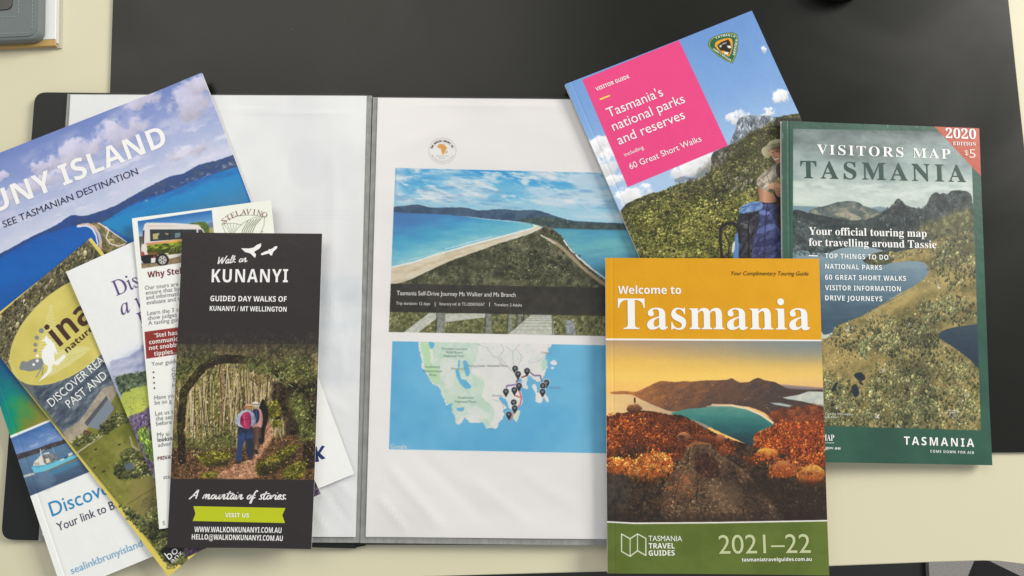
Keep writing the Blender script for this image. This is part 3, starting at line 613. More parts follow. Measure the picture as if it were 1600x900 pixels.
arc_text(RP, PR, 'www.theafricasafarico.com.au', 'P', (691.4, 236), 18.4, 205, 335, 1.7, (110, 106, 108), 'logo_lettering', inward=True, ry=17)

# ================================================================== LEAFLETS AND BOOKLETS
def booklet(name, s, art_mat, t, label, cat, group=None, pages=True, edge=None, crease=.0002, cover='front_cover'):
    z = s.z0 - t
    r = root(name, (s.c[0], s.c[1], z), s.ang, label, cat, group); r['z_root'] = z
    c = slab(cover, s, z, art_mat, r, 30, 42, .00022, side=edge or M['white_edge'], crease=crease); c['z_root'] = z
    if pages:
        slab('pages', s, z, M['page_edge'], r, 12, 16, t - .0007, drop=.0003, inset4=(.0004, .0009, .0006, .0006))
        slab('back_cover', s, z, M['paper'], r, 10, 14, .0002, drop=t - .0003)
    else:
        slab('inner_panel', s, z, M['paper'], r, 12, 16, .0002, drop=.0003, inset4=(.0001, .0005, .0003, .0002))
        slab('back_panel', s, z, M['paper'], r, 12, 16, .0002, drop=.0006, inset4=(.0002, .0001, .0002, .0004))
    return r

# ---- island brochure, A4, lowest of the left pile
BR = Sheet([(-114, 286), (320, 111), (548, 740), (97, 930)], [9.2, 10.4, 10.2, 9.4], waves=[(1, 1, .12, 1.5), (1, 0, .15, .5)])
A = Art(BR, 1.5)
A.all(lambda X, Y: ramp((Y + .4 * X - 236) / 150 + (fbm(X, Y, 40, 4, 3) - .5) * .2, [(0, (104, 126, 190)), (.4, (146, 160, 208)), (1, (202, 208, 228))]))
A.frame(0, 80, 2.25); A.clouds([(-300, 560), (720, 60), (830, 350), (500, 470), (0, 700), (-300, 800)], 26, 27, .46, .72, (206, 204, 226), .6, 2.2, -24, 14)
for c in ((660, 170, 100, 75, 11), (500, 170, 90, 36, 12), (700, 120, 60, 40, 13), (400, 300, 120, 60, 14), (260, 360, 110, 50, 15), (160, 400, 60, 30, 16), (10, 440, 30, 18, 17), (660, 350, 110, 28, 18), (120, 470, 160, 30, 19)):
    A.puff(c[0], c[1], c[2], c[3], c[4], (214, 208, 228), .85, 21)
A.clouds([(-300, 640), (800, 210), (830, 350), (500, 470), (0, 700), (-300, 800)], 10, 25, .5, .75, (222, 222, 238), .7, 3.5, -22, 12)
A.poly([(-340, 850), (0, 722), (130, 650), (270, 610), (340, 605), (450, 545), (500, 520), (600, 490), (700, 445), (1000, 330), (1300, 1500), (100, 1700), (-340, 1300)],
       lambda X, Y: ramp((Y + .36 * X - 380) / 240 + (fbm(X / 3, Y, 16, 5, 4) - .5) * .22, [(0, (20, 84, 168)), (.25, (14, 98, 184)), (.5, (22, 84, 158)), (.8, (34, 76, 140)), (1, (30, 74, 130))]), rough=.6)
A.poly([(350, 600), (450, 548), (600, 492), (830, 398), (900, 600), (700, 700), (520, 690), (420, 640)],
       lambda X, Y: ramp((Y + .36 * X - 385) / 55 + (fbm(X / 4, Y + X * .35, 7, 4, 6) - .5) * .5, [(0, (18, 92, 170)), (.45, (24, 134, 196)), (1, (52, 130, 178))]), soft=4)
A.poly([(-300, 830), (0, 712), (100, 658), (200, 610), (250, 578), (290, 580), (320, 573), (400, 546), (430, 530), (500, 490), (540, 468), (600, 440), (640, 432), (700, 400), (760, 385), (820, 364), (900, 340), (900, 380), (700, 447), (600, 492), (500, 522), (450, 547), (345, 608), (270, 612), (130, 655), (0, 726), (-300, 840)],
       lambda X, Y: ramp(fbm(X, Y, 9, 5, 7) + (X - 180) * .0008, [(.2, (40, 74, 146)), (.55, (44, 70, 122)), (.9, (66, 84, 112))]), rough=.8, size=4)
A.clouds([(450, 540), (830, 370), (830, 400), (450, 560)], 3, 44, .6, .75, (186, 190, 200), .6, 2, -20, 3)
# sand spit with road
A.frame(0, 250, 2.433)
A.poly([(338, 243), (372, 238), (400, 250), (424, 272), (484, 312), (540, 400), (420, 460), (372, 420), (384, 330), (388, 290), (370, 262)], tex([(0, (82, 84, 50)), (.5, (120, 112, 70)), (1, (158, 142, 100))], 6, 5, 9), sm=True)
A.dabs([(380, 250), (420, 275), (480, 320), (440, 380), (390, 380), (388, 300)], 260, 1, [(70, 76, 42), (104, 100, 60), (136, 124, 84), (160, 140, 104)], seed=10)
A.line([(300, 250), (335, 245), (360, 256), (376, 282), (384, 312), (378, 360), (350, 420)], 11, (214, 182, 172), rough=.5, size=5); A.line([(296, 253), (330, 250), (352, 262), (366, 286), (372, 318), (366, 360)], 6, (236, 236, 240), rough=.8, size=4)
A.line([(376, 240), (402, 256), (414, 270), (404, 296), (420, 318), (452, 328), (476, 318)], 5, (232, 216, 206), rough=.5, size=4); A.line([(402, 254), (430, 276), (482, 312)], 4, (226, 214, 206), rough=.5)
A.frame(0, 0, 1)
A.poly([(-150, 500), (-10, 560), (20, 600), (90, 650), (150, 720), (60, 800), (-150, 760)], lambda X, Y: ramp((X + (Y - 600) * .25) / 90 + (fbm(X, Y, 18, 4, 8) - .5) * .5, [(0, (4, 116, 128)), (.25, (0, 142, 120)), (.5, (60, 146, 84)), (.75, (126, 132, 48)), (1, (150, 136, 60))]), soft=30)
A.frame(10, 650, 6.43)
A.poly([(-300, 290), (35, 198), (420, 42), (3600, -1100), (3800, 3000), (-300, 3000)], (243, 243, 240))
A.poly([(40, 225), (425, 62), (2200, -640), (2400, -80), (830, 562), (232, 806)], lambda X, Y: ramp((Y + .40 * X - 690) / 60 + (fbm(X / 3, Y, 6, 4, 14) - .5) * .3, [(0, (62, 104, 166)), (.5, (112, 144, 196)), (1, (128, 148, 186))]))
A.clouds([(60, 300), (560, 110), (600, 220), (90, 370)], 5, 15, .5, .75, (170, 186, 214), .7, 3, -22, 5)
A.poly([(113, 432), (600, 258), (2200, -380), (2400, -80), (830, 562), (232, 806)], lambda X, Y: ramp((Y + .36 * X - 733) / 55 + (fbm(X / 4, Y, 5, 4, 16) - .5) * .35, [(0, (92, 126, 158)), (.5, (84, 112, 140)), (1, (66, 84, 112))]))
A.poly([(98, 385), (300, 330), (440, 275), (590, 235), (2200, -420), (2200, -370), (610, 268), (300, 380), (115, 442)], tex([(0, (52, 52, 58)), (1, (84, 78, 76))], 3, 4, 17), rough=.4)
A.ell(390, 640, 90, 90, (120, 150, 176), a=.45, soft=10, rough=4); A.poly([(160, 605), (275, 570), (290, 582), (170, 618)], (206, 206, 200), rough=.5, soft=2)
A.poly([(500, 520), (720, 440), (740, 480), (560, 560), (430, 600)], (70, 150, 190), a=.5, soft=5, rough=1)
A.poly([(250, 512), (400, 490), (500, 452), (700, 385), (720, 402), (700, 418), (400, 552), (285, 572)], (112, 196, 218))
A.poly([(380, 556), (720, 420), (730, 436), (500, 520), (390, 560)], (128, 122, 92)); A.poly([(290, 508), (400, 487), (500, 450), (495, 468), (300, 530)], (90, 180, 208))
A.poly([(268, 502), (285, 455), (320, 425), (345, 395), (390, 372), (430, 360), (440, 400), (430, 470), (390, 490)], (226, 222, 212)); A.poly([(360, 390), (500, 370), (515, 445), (410, 490), (380, 470)], tex([(0, (92, 96, 104)), (1, (150, 150, 150))], 2, 3, 19))
A.poly([(395, 430), (430, 420), (440, 460), (405, 475)], (224, 216, 190)); A.line([(350, 395), (345, 335)], 9, (228, 226, 222)); A.line([(322, 425), (318, 375)], 8, (96, 150, 180)); A.line([(482, 370), (465, 315)], 10, (120, 160, 190)); A.line([(340, 365), (385, 335)], 6, (220, 220, 216))
for x in (292, 310, 326): A.line([(x, 470), (x, 488)], 7, (120, 110, 100))
A.poly([(622, 380), (660, 362), (672, 385), (630, 405)], (224, 220, 210)); A.poly([(540, 440), (575, 425), (580, 440), (545, 452)], (226, 222, 214)); A.poly([(585, 412), (612, 405), (616, 420), (590, 428)], (60, 66, 76))
mBR = A.material('island_brochure_print')
B = booklet('travel_brochure', BR, mBR, .0018, 'large blue island brochure with white capitals and a ferry photo, lowest of the left pile', 'brochure', 'travel brochures and leaflets on the desk')
text(BR, B, 'BRUNY ISLAND', 'B', (-68, 357), (263, 226), 34, (244, 242, 240), 'title_lettering', 5, 1.02)
text(BR, B, 'SEE TASMANIAN DESTINATION', 'P', (7, 356), (217, 272), 11, (34, 38, 76), 'subtitle_lettering')
text_at(BR, B, 'Discover', 'P', (82.5, 807), -.40, 23, (24, 140, 196), 'heading_lettering', .92, 4)
text_at(BR, B, 'Your link to Bruny Island', 'P', (92, 830), -.40, 13.5, (50, 42, 84), 'lettering', .84, 3)
text(BR, B, 'sealinkbrunyisland', 'P', (113, 897), (224, 853), 11.5, (122, 178, 214), 'website_lettering', 3)
patch(BR, B, [(489, 699), (495, 697.5), (497, 706), (503, 696), (508, 697), (500.5, 708), (509, 716), (503, 718), (497, 712), (499, 721), (493, 722)], (38, 50, 110), 'logo_letter')

# ---- yellow-bordered leaflet
IN = Sheet([(-37, 517), (142, 373), (447, 750), (267.5, 894)], [11.2, 12.2, 12.6, 11.2], waves=[(0, 0, .4, 1.6), (1, 1, .3, .8), (0, .6, .4, -.5)])
A = Art(IN, 1.9); YEL = (226, 204, 96); A.all(YEL)
A.poly([(-37 + 2, 517 + 9), (141, 383), (600, 950), (428, 728), (264.5, 878)], tex([(0, (58, 54, 36)), (.5, (98, 92, 66)), (1, (146, 134, 100))], 6, 5, 101, gain=.8))
def C(u, v): return (-37 + .7793 * 0 + u * .754 * 1.0 + v * .628, 517 - u * .656 * 1.0 + v * .778)      # leaflet frame: u across, v down
inner = [C(4, 5), C(226, 5), C(226, 471), C(4, 471)]
A.all(YEL); A.poly(inner, tex([(0, (52, 50, 34)), (.5, (92, 86, 60)), (1, (142, 128, 92))], 6, 5, 101, gain=.8, sy=.6, rot=50), rough=0)
A.poly([C(4, 95), C(226, 95), C(226, 190), C(4, 190)], lambda X, Y: ramp(fbm(X, Y, 9, 4, 104), [(.2, (88, 98, 100)), (.8, (112, 122, 122))]), soft=10)
A.poly([C(4, 165), C(226, 165), C(226, 471), C(4, 471)], tex([(0, (104, 106, 40)), (.5, (122, 124, 50)), (1, (142, 138, 66))], 26, 5, 105), soft=6); A.dabs([C(4, 175), C(226, 175), C(226, 471), C(4, 471)], 1400, .8, [(112, 112, 46), (134, 132, 62), (98, 98, 38)], asp=1.6, rot=40, seed=106, a=.5, lit=.1)
A.dabs([C(4, 5), C(226, 5), C(226, 110), C(4, 110)], 3800, 1.25, [(70, 66, 46), (98, 92, 64), (128, 120, 88), (50, 46, 32), (150, 142, 108)], asp=2.0, rot=10, seed=102, a=.8)
A.frame(0, 620, 3.215)
A.poly([(170, -60), (560, -260), (600, -60), (420, 150), (360, 220), (250, 90)], tex([(0, (60, 70, 84)), (.6, (92, 104, 118)), (1, (130, 138, 142))], 7, 5, 107, sx=2.5, rot=-45), soft=4, rough=1)
A.poly([(320, 180), (400, 120), (470, 20), (520, -40), (600, -60), (540, 60), (440, 160), (400, 235), (370, 245)], tex([(0, (150, 140, 122)), (1, (182, 170, 150))], 8, 4, 108), rough=1)
A.poly([(440, 148), (500, 165), (575, 60), (545, 10)], (128, 138, 150)); A.poly([(440, 148), (425, 130), (535, -5), (545, 10)], (86, 88, 96)); A.poly([(495, 175), (515, 150), (600, 20), (575, 60)], (60, 74, 92))
A.poly([(415, 190), (425, 165), (465, 180), (450, 200)], (110, 62, 50))
A.line([(360, 310), (400, 272), (520, 190), (650, 85), (760, -20)], 7, (188, 178, 152), rough=.6); A.line([(395, 240), (470, 200)], 8, (190, 184, 168))
tre = tex([(0, (38, 42, 22)), (.5, (76, 80, 40)), (1, (122, 120, 68))], 5, 5, 111, gain=.8)
TC = [(64, 70, 38), (88, 94, 50), (112, 114, 66), (52, 56, 32), (134, 130, 80)]
for p in ([(360, 230), (430, 190), (500, 200), (450, 225), (400, 245)], [(500, 170), (590, 90), (640, 60), (640, 110), (560, 170), (510, 195)], [(575, 360), (620, 320), (700, 300), (760, 340), (750, 400), (650, 410), (600, 410)], [(600, 290), (640, 260), (700, 270), (690, 310), (620, 310)], [(610, 545), (660, 570), (720, 600), (740, 640), (800, 600), (900, 700), (940, 800), (860, 840), (760, 700), (660, 610)], [(720, 520), (800, 500), (900, 560), (900, 700), (760, 640)]): A.poly(p, tre, soft=3, rough=3, size=6); A.dabs(p, max(60, int((max(q[0] for q in p) - min(q[0] for q in p)) * (max(q[1] for q in p) - min(q[1] for q in p)) / 42)), 1.9, TC, seed=len(p) + int(p[0][0]), lit=.4, feather=2)
A.poly([(627, 338), (668, 330), (672, 362), (632, 370)], (92, 104, 118)); A.line([(655, 200), (668, 250), (700, 268), (690, 180), (676, 160)], 7, (176, 166, 140), rough=.6)
A.poly([(660, 430), (780, 410), (790, 560), (690, 590)], (142, 126, 78), a=.6, soft=8, rough=3); A.line([(640, 540), (720, 490), (790, 450)], 5, (96, 86, 44), a=.7, rough=1)
for x, y in ((482, 264), (476, 356), (522, 375), (600, 240), (540, 120)): A.ell(x, y, 8, 4, (52, 46, 28), 20)
A.frame(0, 0, 1); OC = (109, 515)
A.ell(OC[0], OC[1], 112, 62, (214, 202, 112), 41); A.ell(OC[0], OC[1], 109.5, 59.8, tex([(0, (208, 194, 98)), (1, (220, 206, 112))], 40, 3, 113), 41)
A.frame(0, 440, 5)
fern = (232, 228, 170)
for k in range(16):
    y = 185 + k * 24; w = 8 + k * 5.5; cx = 400 - k * 1
    A.line([(cx - w, y + 16), (cx, y), (cx + w, y + 14)], 8, fern, a=.75, rough=.5)
A.poly([(430, 560), (640, 500), (700, 530), (560, 640), (380, 740), (420, 650)], fern, a=.55, rough=1.5, soft=2); A.line([(520, 590), (690, 540)], 4, (208, 196, 110)); A.line([(440, 690), (600, 570)], 4, (208, 196, 110))
GB = (132, 138, 140)
A.poly([(152, 672), (165, 630), (185, 618), (205, 628), (260, 604), (330, 598), (345, 640), (325, 680), (290, 692), (230, 702), (180, 690), (160, 690)], GB)
A.line([(325, 680), (285, 745)], 8, GB); A.line([(340, 670), (330, 725)], 8, GB)
for x, y, r, c in ((325, 383, 20, GB), (290, 438, 17, GB), (278, 493, 15, GB), (278, 538, 14, GB)): A.ell(x, y, r, r, c)
A.poly([(358, 425), (366, 418), (376, 440), (402, 458), (428, 490), (440, 530), (452, 560), (440, 566), (428, 545), (425, 600), (432, 625), (500, 568), (518, 580), (505, 600), (450, 655), (425, 645), (410, 660), (405, 700), (360, 745), (300, 782), (370, 700), (378, 660), (345, 640), (326, 590), (330, 540), (355, 505), (368, 492), (352, 466), (330, 468), (332, 456), (352, 445)], (246, 246, 240))
for x, y, r in ((293, 580, 13), (293, 618, 12), (265, 648, 11)): A.ell(x, y, r, r, (246, 246, 240))
A.frame(0, 0, 1)
A.poly([(250, 861), (265.3, 881), (302, 849), (286, 829)], (28, 26, 24))
mIN = A.material('nature_leaflet_print')
I = booklet('folded_leaflet', IN, mIN, .0011, 'yellow bordered leaflet with an oval badge holding a white kangaroo, leaning across the left pile', 'leaflet', 'travel brochures and leaflets on the desk', pages=False, edge=ink((200, 176, 80)), crease=0, cover='front_panel')
BRN = (72, 46, 40)
text(IN, I, 'inala', 'B', (94, 542), (182, 468), 40, BRN, 'title_lettering', 4)
text(IN, I, 'nature tours', 'B', (106, 551.5), (186, 482), 9.8, BRN, 'subtitle_lettering')
text(IN, I, 'DISCOVER REA', 'P', (81.5, 636), (165, 565), 13.5, (238, 240, 236), 'lettering')
text(IN, I, 'PAST AND', 'P', (109.5, 638), (169, 589), 13.5, (238, 240, 236), 'lettering')
text(IN, I, 'bo', 'P', (265, 875), (280, 861.5), 14, (238, 238, 234), 'logo_lettering'); text(IN, I, 'anz', 'P', (269, 879), (286, 863.5), 6, (238, 238, 234), 'logo_lettering')

# ---- lavender leaflet
LV = Sheet([(107, 424), (309, 332), (501, 770), (290, 873)], [13.2, 14.2, 14, 13], waves=[(0, 1, .35, 1.4)])
A = Art(LV, 1.8); A.all((238, 238, 238))
A.poly([(150, 566), (190, 548), (240, 528), (500, 420), (600, 700), (400, 900), (200, 900)], lambda X, Y: ramp((Y + .42 * X - 632) / 45 + (fbm(X, Y, 12, 5, 121) - .5) * .7, [(0, (232, 234, 240)), (.5, (186, 192, 214)), (1, (156, 164, 190))]), soft=14)
A.poly([(172, 566), (200, 558), (230, 535), (262, 520), (300, 500), (400, 700), (210, 640)], tex([(0, (142, 150, 186)), (1, (190, 194, 214))], 10, 5, 123, sx=3, rot=-24), soft=3, rough=2)
A.poly([(180, 592), (200, 584), (232, 578), (262, 560), (300, 545), (400, 700), (215, 650)], tex([(0, (60, 78, 58)), (.6, (92, 108, 78)), (1, (130, 140, 106))], 5, 5, 125), soft=2, rough=2)
A.poly([(190, 616), (230, 602), (262, 590), (400, 560), (400, 700), (200, 700)], lambda X, Y: ramp(fbm(X / 3, Y, 8, 4, 127) + (Y + .4 * X - 705) * .008, [(.2, (166, 178, 84)), (.8, (196, 204, 92))]), soft=2, rough=1)
A.poly([(201, 652), (222, 644), (262, 615), (420, 600), (540, 800), (300, 900), (230, 800)], tex([(0, (74, 58, 84)), (.5, (112, 96, 128)), (1, (150, 134, 160))], 4, 5, 129, gain=.85, sy=3), soft=3, rough=2)
A.poly([(214, 675), (232, 668), (247, 700), (243, 722), (232, 716)], tex([(0, (86, 124, 34)), (1, (150, 176, 70))], 4, 4, 131, sy=3), soft=3, rough=2)
A.poly([(240, 750), (420, 660), (540, 760), (300, 900)], tex([(0, (48, 34, 52)), (.6, (84, 64, 88)), (1, (130, 104, 130))], 5, 5, 133, gain=.8), soft=8, rough=2)
A.dabs([(176, 590), (232, 578), (262, 560), (262, 596), (230, 604), (190, 618)], 260, 1.2, [(64, 80, 58), (88, 102, 72), (48, 62, 48), (112, 122, 90)], seed=124)
A.dabs([(192, 622), (262, 594), (262, 616), (205, 650)], 160, 1, [(176, 190, 90), (196, 204, 96), (150, 166, 74)], asp=.6, seed=126, a=.6, lit=.1)
A.dabs([(201, 654), (262, 622), (300, 720), (310, 860), (290, 875)], 1500, .95, [(84, 68, 98), (118, 100, 138), (150, 134, 166), (66, 52, 76), (104, 108, 70)], asp=2.6, rot=-8, seed=130)
A.dabs([(212, 674), (234, 668), (248, 700), (244, 724), (232, 718)], 220, .8, [(96, 140, 34), (140, 172, 60), (74, 108, 28), (170, 190, 90)], asp=4, rot=-10, seed=132)
A.dabs([(240, 800), (420, 700), (510, 770), (290, 875)], 1500, 1.1, [(56, 42, 60), (92, 72, 96), (124, 102, 128), (40, 30, 42)], asp=1.6, seed=134)
mLV = A.material('vineyard_leaflet_print')
L = booklet('folded_leaflet', LV, mLV, .0011, 'white leaflet with purple serif words above lavender fields, right beside the yellow bordered leaflet', 'leaflet', 'travel brochures and leaflets on the desk', pages=False, crease=0, cover='front_panel')
PUR = (98, 72, 130)
text_at(LV, L, 'Discover', 'R', (182.5, 462.5), -.42, 24.5, PUR, 'title_lettering', .86, 4)
text_at(LV, L, 'a w', 'I', (191.5, 492.5), -.42, 25, PUR, 'title_lettering', .92, 4)
text_at(LV, L, 'F', 'R', (221, 512), -.42, 24, PUR, 'title_lettering', .9, 4)

# ---- van leaflet
SV = Sheet([(210, 344), (428, 309), (469, 795), (248, 827)], [15, 15.6, 15.6, 14.8], waves=[(0, 0, .35, 1.2), (0, 1, .3, .8)])
A = Art(SV, 2.0); A.all((243, 243, 237))
A.poly([(336, 300), (440, 300), (440, 420), (350, 420)], (240, 241, 228), soft=10)
A.frame(210, 320, 8.18)
VP = [(42, 208), (992, 68), (1048, 680), (95, 815)]
A.begin(); A.poly(VP, lambda X, Y: ramp((Y + .15 * X - 378) / 26, [(0, (38, 102, 172)), (.6, (96, 152, 206)), (1, (176, 204, 222))]))
A.poly([(58, 405), (130, 400), (130, 660), (80, 660)], (96, 82, 66), soft=1); A.poly([(700, 245), (800, 225), (860, 212), (930, 232), (965, 300), (965, 400), (700, 400)], tex([(0, (60, 84, 34)), (1, (104, 124, 56))], 2, 3, 141), rough=.6)
A.poly([(940, 240), (1000, 215), (1020, 290), (960, 300)], (108, 122, 158)); A.poly([(960, 295), (1020, 290), (1040, 420), (960, 420)], (170, 160, 116))
A.poly([(80, 750), (300, 700), (600, 640), (1045, 600), (1048, 680), (95, 815)], tex([(0, (128, 110, 84)), (1, (160, 140, 108))], 3, 4, 143))
A.poly([(118, 300), (130, 250), (160, 228), (500, 232), (820, 255), (880, 320), (925, 400), (960, 520), (940, 600), (600, 640), (440, 690), (100, 680), (88, 560)], (228, 220, 214))
A.poly([(170, 260), (480, 262), (600, 280), (180, 282)], (206, 192, 180), a=.6)
A.poly([(200, 315), (795, 315), (802, 420), (590, 438), (205, 468)], (46, 52, 56)); A.poly([(818, 315), (862, 318), (912, 400), (818, 405)], (52, 58, 66)); A.poly([(110, 330), (132, 326), (124, 500), (100, 500)], (56, 58, 66))
A.poly([(236, 372), (320, 360), (318, 385), (302, 400), (305, 440), (240, 442)], (184, 170, 116)); A.poly([(395, 358), (440, 366), (432, 388), (400, 380)], (150, 142, 104)); A.poly([(520, 362), (590, 356), (590, 418), (520, 425)], (110, 128, 130)); A.line([(452, 316), (455, 450)], 8, (26, 28, 30)); A.line([(604, 316), (606, 436)], 8, (26, 28, 30))
A.poly([(145, 492), (590, 440), (940, 425), (950, 470), (590, 472), (160, 518)], lambda X, Y: ramp((X - 225) / 60, [(0, (206, 128, 104)), (1, (240, 190, 96))]))
A.poly([(160, 518), (590, 470), (950, 468), (955, 590), (600, 620), (430, 640), (240, 640), (165, 610)], tex([(0, (62, 76, 14)), (.5, (122, 142, 26)), (1, (176, 180, 56))], 3, 4, 145, sx=2, rot=-10))
A.poly([(170, 590), (420, 570), (590, 520), (590, 618), (430, 640), (180, 640)], (46, 50, 26), a=.75, soft=1.5)
for k in range(5): A.line([(545, 500), (440 + 50 * k, 600)], 9, (150, 166, 60), a=.8)
A.poly([(165, 605), (300, 600), (290, 640), (175, 640)], (138, 90, 40), a=.8); A.poly([(85, 655), (150, 640), (295, 640), (290, 745), (120, 752), (88, 700)], (34, 30, 32)); A.poly([(92, 550), (118, 520), (122, 600), (96, 620)], (236, 220, 214)); A.poly([(95, 600), (120, 600), (140, 650), (98, 655)], (170, 60, 60))
A.poly([(215, 682), (275, 676), (268, 738), (214, 744)], (226, 226, 220)); A.poly([(240, 652), (270, 650), (268, 672), (242, 674)], (170, 50, 44))
A.ell(362, 706, 82, 80, (36, 34, 36), -8); A.ell(362, 706, 52, 56, (178, 174, 170)); A.ell(362, 706, 12, 12, (90, 88, 88))
for k in range(6): a = k * math.pi / 3; A.line([(362 + 18 * math.cos(a), 706 + 20 * math.sin(a)), (362 + 46 * math.cos(a), 706 + 50 * math.sin(a))], 9, (214, 210, 206)); A.ell(362 + 34 * math.cos(a + .52), 706 + 36 * math.sin(a + .52), 8, 9, (96, 92, 90))
A.poly([(440, 660), (590, 622), (590, 655), (450, 690)], (226, 220, 212)); A.poly([(380, 620), (430, 612), (445, 640), (420, 640)], (206, 206, 160))
A.end(VP); A.frame(330, 300, 5.63); GR = (124, 134, 112)
A.line([(95, 282), (150, 240), (230, 212), (330, 203), (470, 215)], 4, GR); A.line([(95, 282), (118, 340), (150, 400)], 4, GR); A.line([(470, 215), (466, 290), (430, 380)], 4, GR); A.line([(100, 282), (200, 275), (270, 290)], 4, GR); A.line([(470, 215), (380, 225), (300, 262), (240, 310), (205, 356)], 4, GR)
for k in range(6): A.line([(400 - k * 25 + 50, 225 + k * 6), (340 - k * 22 + 50, 290 + k * 8), (310 - k * 22 + 50 + k * 4, 360)], 6, (104, 114, 84), a=.9)
for k in range(5): A.line([(110 + k * 30, 284), (150 + k * 14, 330), (160 + k * 10, 360)], 3, GR)
A.ell(447, 348, 8, 6, (140, 70, 60)); A.ell(447, 348, 4, 3, (236, 236, 228))
A.frame(0, 0, 1); RED = (146, 48, 44)
A.poly([(226, 518.5), (400, 495), (403, 535), (229, 560.5)], RED)
for y in (581.6, 590, 598.3, 606.4): A.ell(240 + (y - 581) * .06, y, 1.35, 1.35, (60, 58, 60))
mSV = A.material('wine_tour_leaflet_print')
S = booklet('folded_leaflet', SV, mSV, .0011, 'white leaflet with a minibus photo and dark red headings, partly under the black leaflet', 'leaflet', 'travel brochures and leaflets on the desk', pages=False, crease=0, cover='front_panel')
sl = -.125; G = (138, 136, 138)
text_at(SV, S, 'Why Stela Vino', 'B', (231.5, 434), sl, 9.4, (122, 44, 48), 'heading_lettering', .93, 3)
for s_, x, y in (('Our tours are a', 227, 453), ('ensure that by', 228.3, 460.6), ('and information', 229, 468.2), ('evaluate and t', 229.8, 476), ('Learn the 3 st', 231, 492.6), ('show judges', 231.8, 500.2), ('A tasting guide', 232.6, 508), ('Your guide', 237.5, 572), ('Have yo', 242, 624.5), ('be so g', 242.6, 632.3), ('Let us t', 243.6, 649.4), ('the sec', 244.2, 657.2), ('before', 245, 665), ('My ai', 246.4, 682.5), ('adver', 247.6, 698.4), ('ste', 256, 748.5), ('5', 255, 820.5)):
    text_at(SV, S, s_, 'P', (x, y), sl, 6.6, G, 'body_lettering', .96)
text_at(SV, S, 'looking', 'B', (247, 690.4), sl, 6, (90, 88, 92), 'body_lettering', .9); text_at(SV, S, 'PRIVATE', 'B', (247, 719), sl, 5.6, (110, 60, 70), 'body_lettering', .9)
for i, ch in enumerate('CDTH'): text_at(SV, S, ch, 'P', (269 + i * .4, 580.5 + i * 8.2), sl, 6, G, 'body_lettering')
for s_, x, y in (('"Stel has', 241.5, 527.5), ('communica', 233.8, 538), ('not snobby,', 233.5, 547.2), ('tipples....', 241.5, 556)):
    text_at(SV, S, s_, 'B', (x, y), sl, 6.6, (240, 232, 226), 'quote_lettering', .95)
arc_text(SV, S, 'STELAVINO', 'R', (390, 382), 52.5, 134, 65, 8.4, (148, 92, 88), 'logo_lettering', ry=47)

# ---- black walking leaflet on top
KU = Sheet([(284, 364.5), (503, 364), (488.5, 859), (263, 853)], [17.4, 17.2, 16.8, 17], waves=[(1, 0, .25, 1.6), (0, 1, .2, .6), (.5, .5, .5, -.5)])
A = Art(KU, 2.0); DK = (47, 41, 42); A.all(DK)
A.frame(270, 500, 3.46)
trunks = lambda X, Y: ramp(np.clip(.5 * fbm(X, Y / 12, 3.2, 4, 151, .7) + .5 * fbm(X, Y, 5, 5, 152, .75) - .0 + .0 * X, 0, 1) * 1.9 - .45, [(0, (34, 30, 18)), (.3, (88, 76, 42)), (.5, (120, 112, 58)), (.75, (176, 152, 104)), (1, (222, 200, 154))])
A.poly([(-10, 130), (800, 130), (790, 860), (-30, 850)], trunks, soft=1)
A.poly([(20, 330), (120, 200), (400, 260), (420, 480), (300, 520), (120, 540)], tex([(0, (70, 74, 26)), (.6, (136, 140, 62)), (1, (196, 190, 118))], 5, 5, 153, gain=.8), a=.45, soft=16, rough=3)
A.poly([(250, 240), (560, 330), (600, 480), (420, 520), (260, 480)], tex([(0, (120, 90, 50)), (.5, (190, 160, 110)), (1, (226, 202, 160))], 3, 4, 154, sy=7, gain=.7), a=.55, soft=14)
rng = random.Random(4)
for k in range(70):                                            # single slender trunks
    x = rng.uniform(10, 620); y0 = rng.uniform(240, 420); y1 = rng.uniform(560, 740); d = rng.uniform(-30, 30); c = rng.choice([(196, 178, 140), (150, 122, 84), (74, 58, 36), (54, 44, 28), (212, 196, 166)])
    A.line([(x, y0), (x + d * .5, (y0 + y1) / 2), (x + d, y1)], rng.uniform(2.5, 8), c, a=.75, rough=.6, size=8)
A.line([(270, 250), (276, 700)], 16, (150, 122, 88), a=.8, rough=.6); A.line([(300, 260), (262, 660)], 9, (96, 72, 48), a=.8, rough=.6)
A.dabs([(10, 180), (620, 180), (640, 600), (440, 640), (20, 640)], 3600, .75, [(146, 132, 72), (190, 168, 116), (110, 96, 50), (218, 198, 156), (70, 56, 32), (40, 32, 20), (96, 104, 44)], asp=2.2, rot=8, seed=160, a=.75)
for k in range(60):
    x = rng.uniform(60, 600); y0 = rng.uniform(230, 400); y1 = rng.uniform(520, 720); d = rng.uniform(-40, 40); c = rng.choice([(208, 184, 146), (176, 146, 108), (226, 208, 176), (62, 46, 28), (44, 34, 20)])
    A.line([(x, y0), (x + d * .5, (y0 + y1) / 2), (x + d, y1)], rng.uniform(2, 5), c, a=.85, rough=.6, size=8)
leaf = tex([(0, (34, 36, 16)), (.5, (84, 86, 38)), (1, (148, 146, 78))], 4, 5, 155, gain=.85)
dark = tex([(0, (16, 13, 8)), (.6, (46, 36, 22)), (1, (96, 78, 50))], 5, 5, 156, gain=.8)
A.poly([(0, 600), (120, 650), (300, 600), (340, 640), (330, 700), (0, 760)], leaf, soft=5, rough=4, a=.8)
A.poly([(540, 330), (640, 360), (800, 300), (790, 700), (700, 640), (620, 640), (600, 520), (560, 560)], dark, soft=6, rough=4)
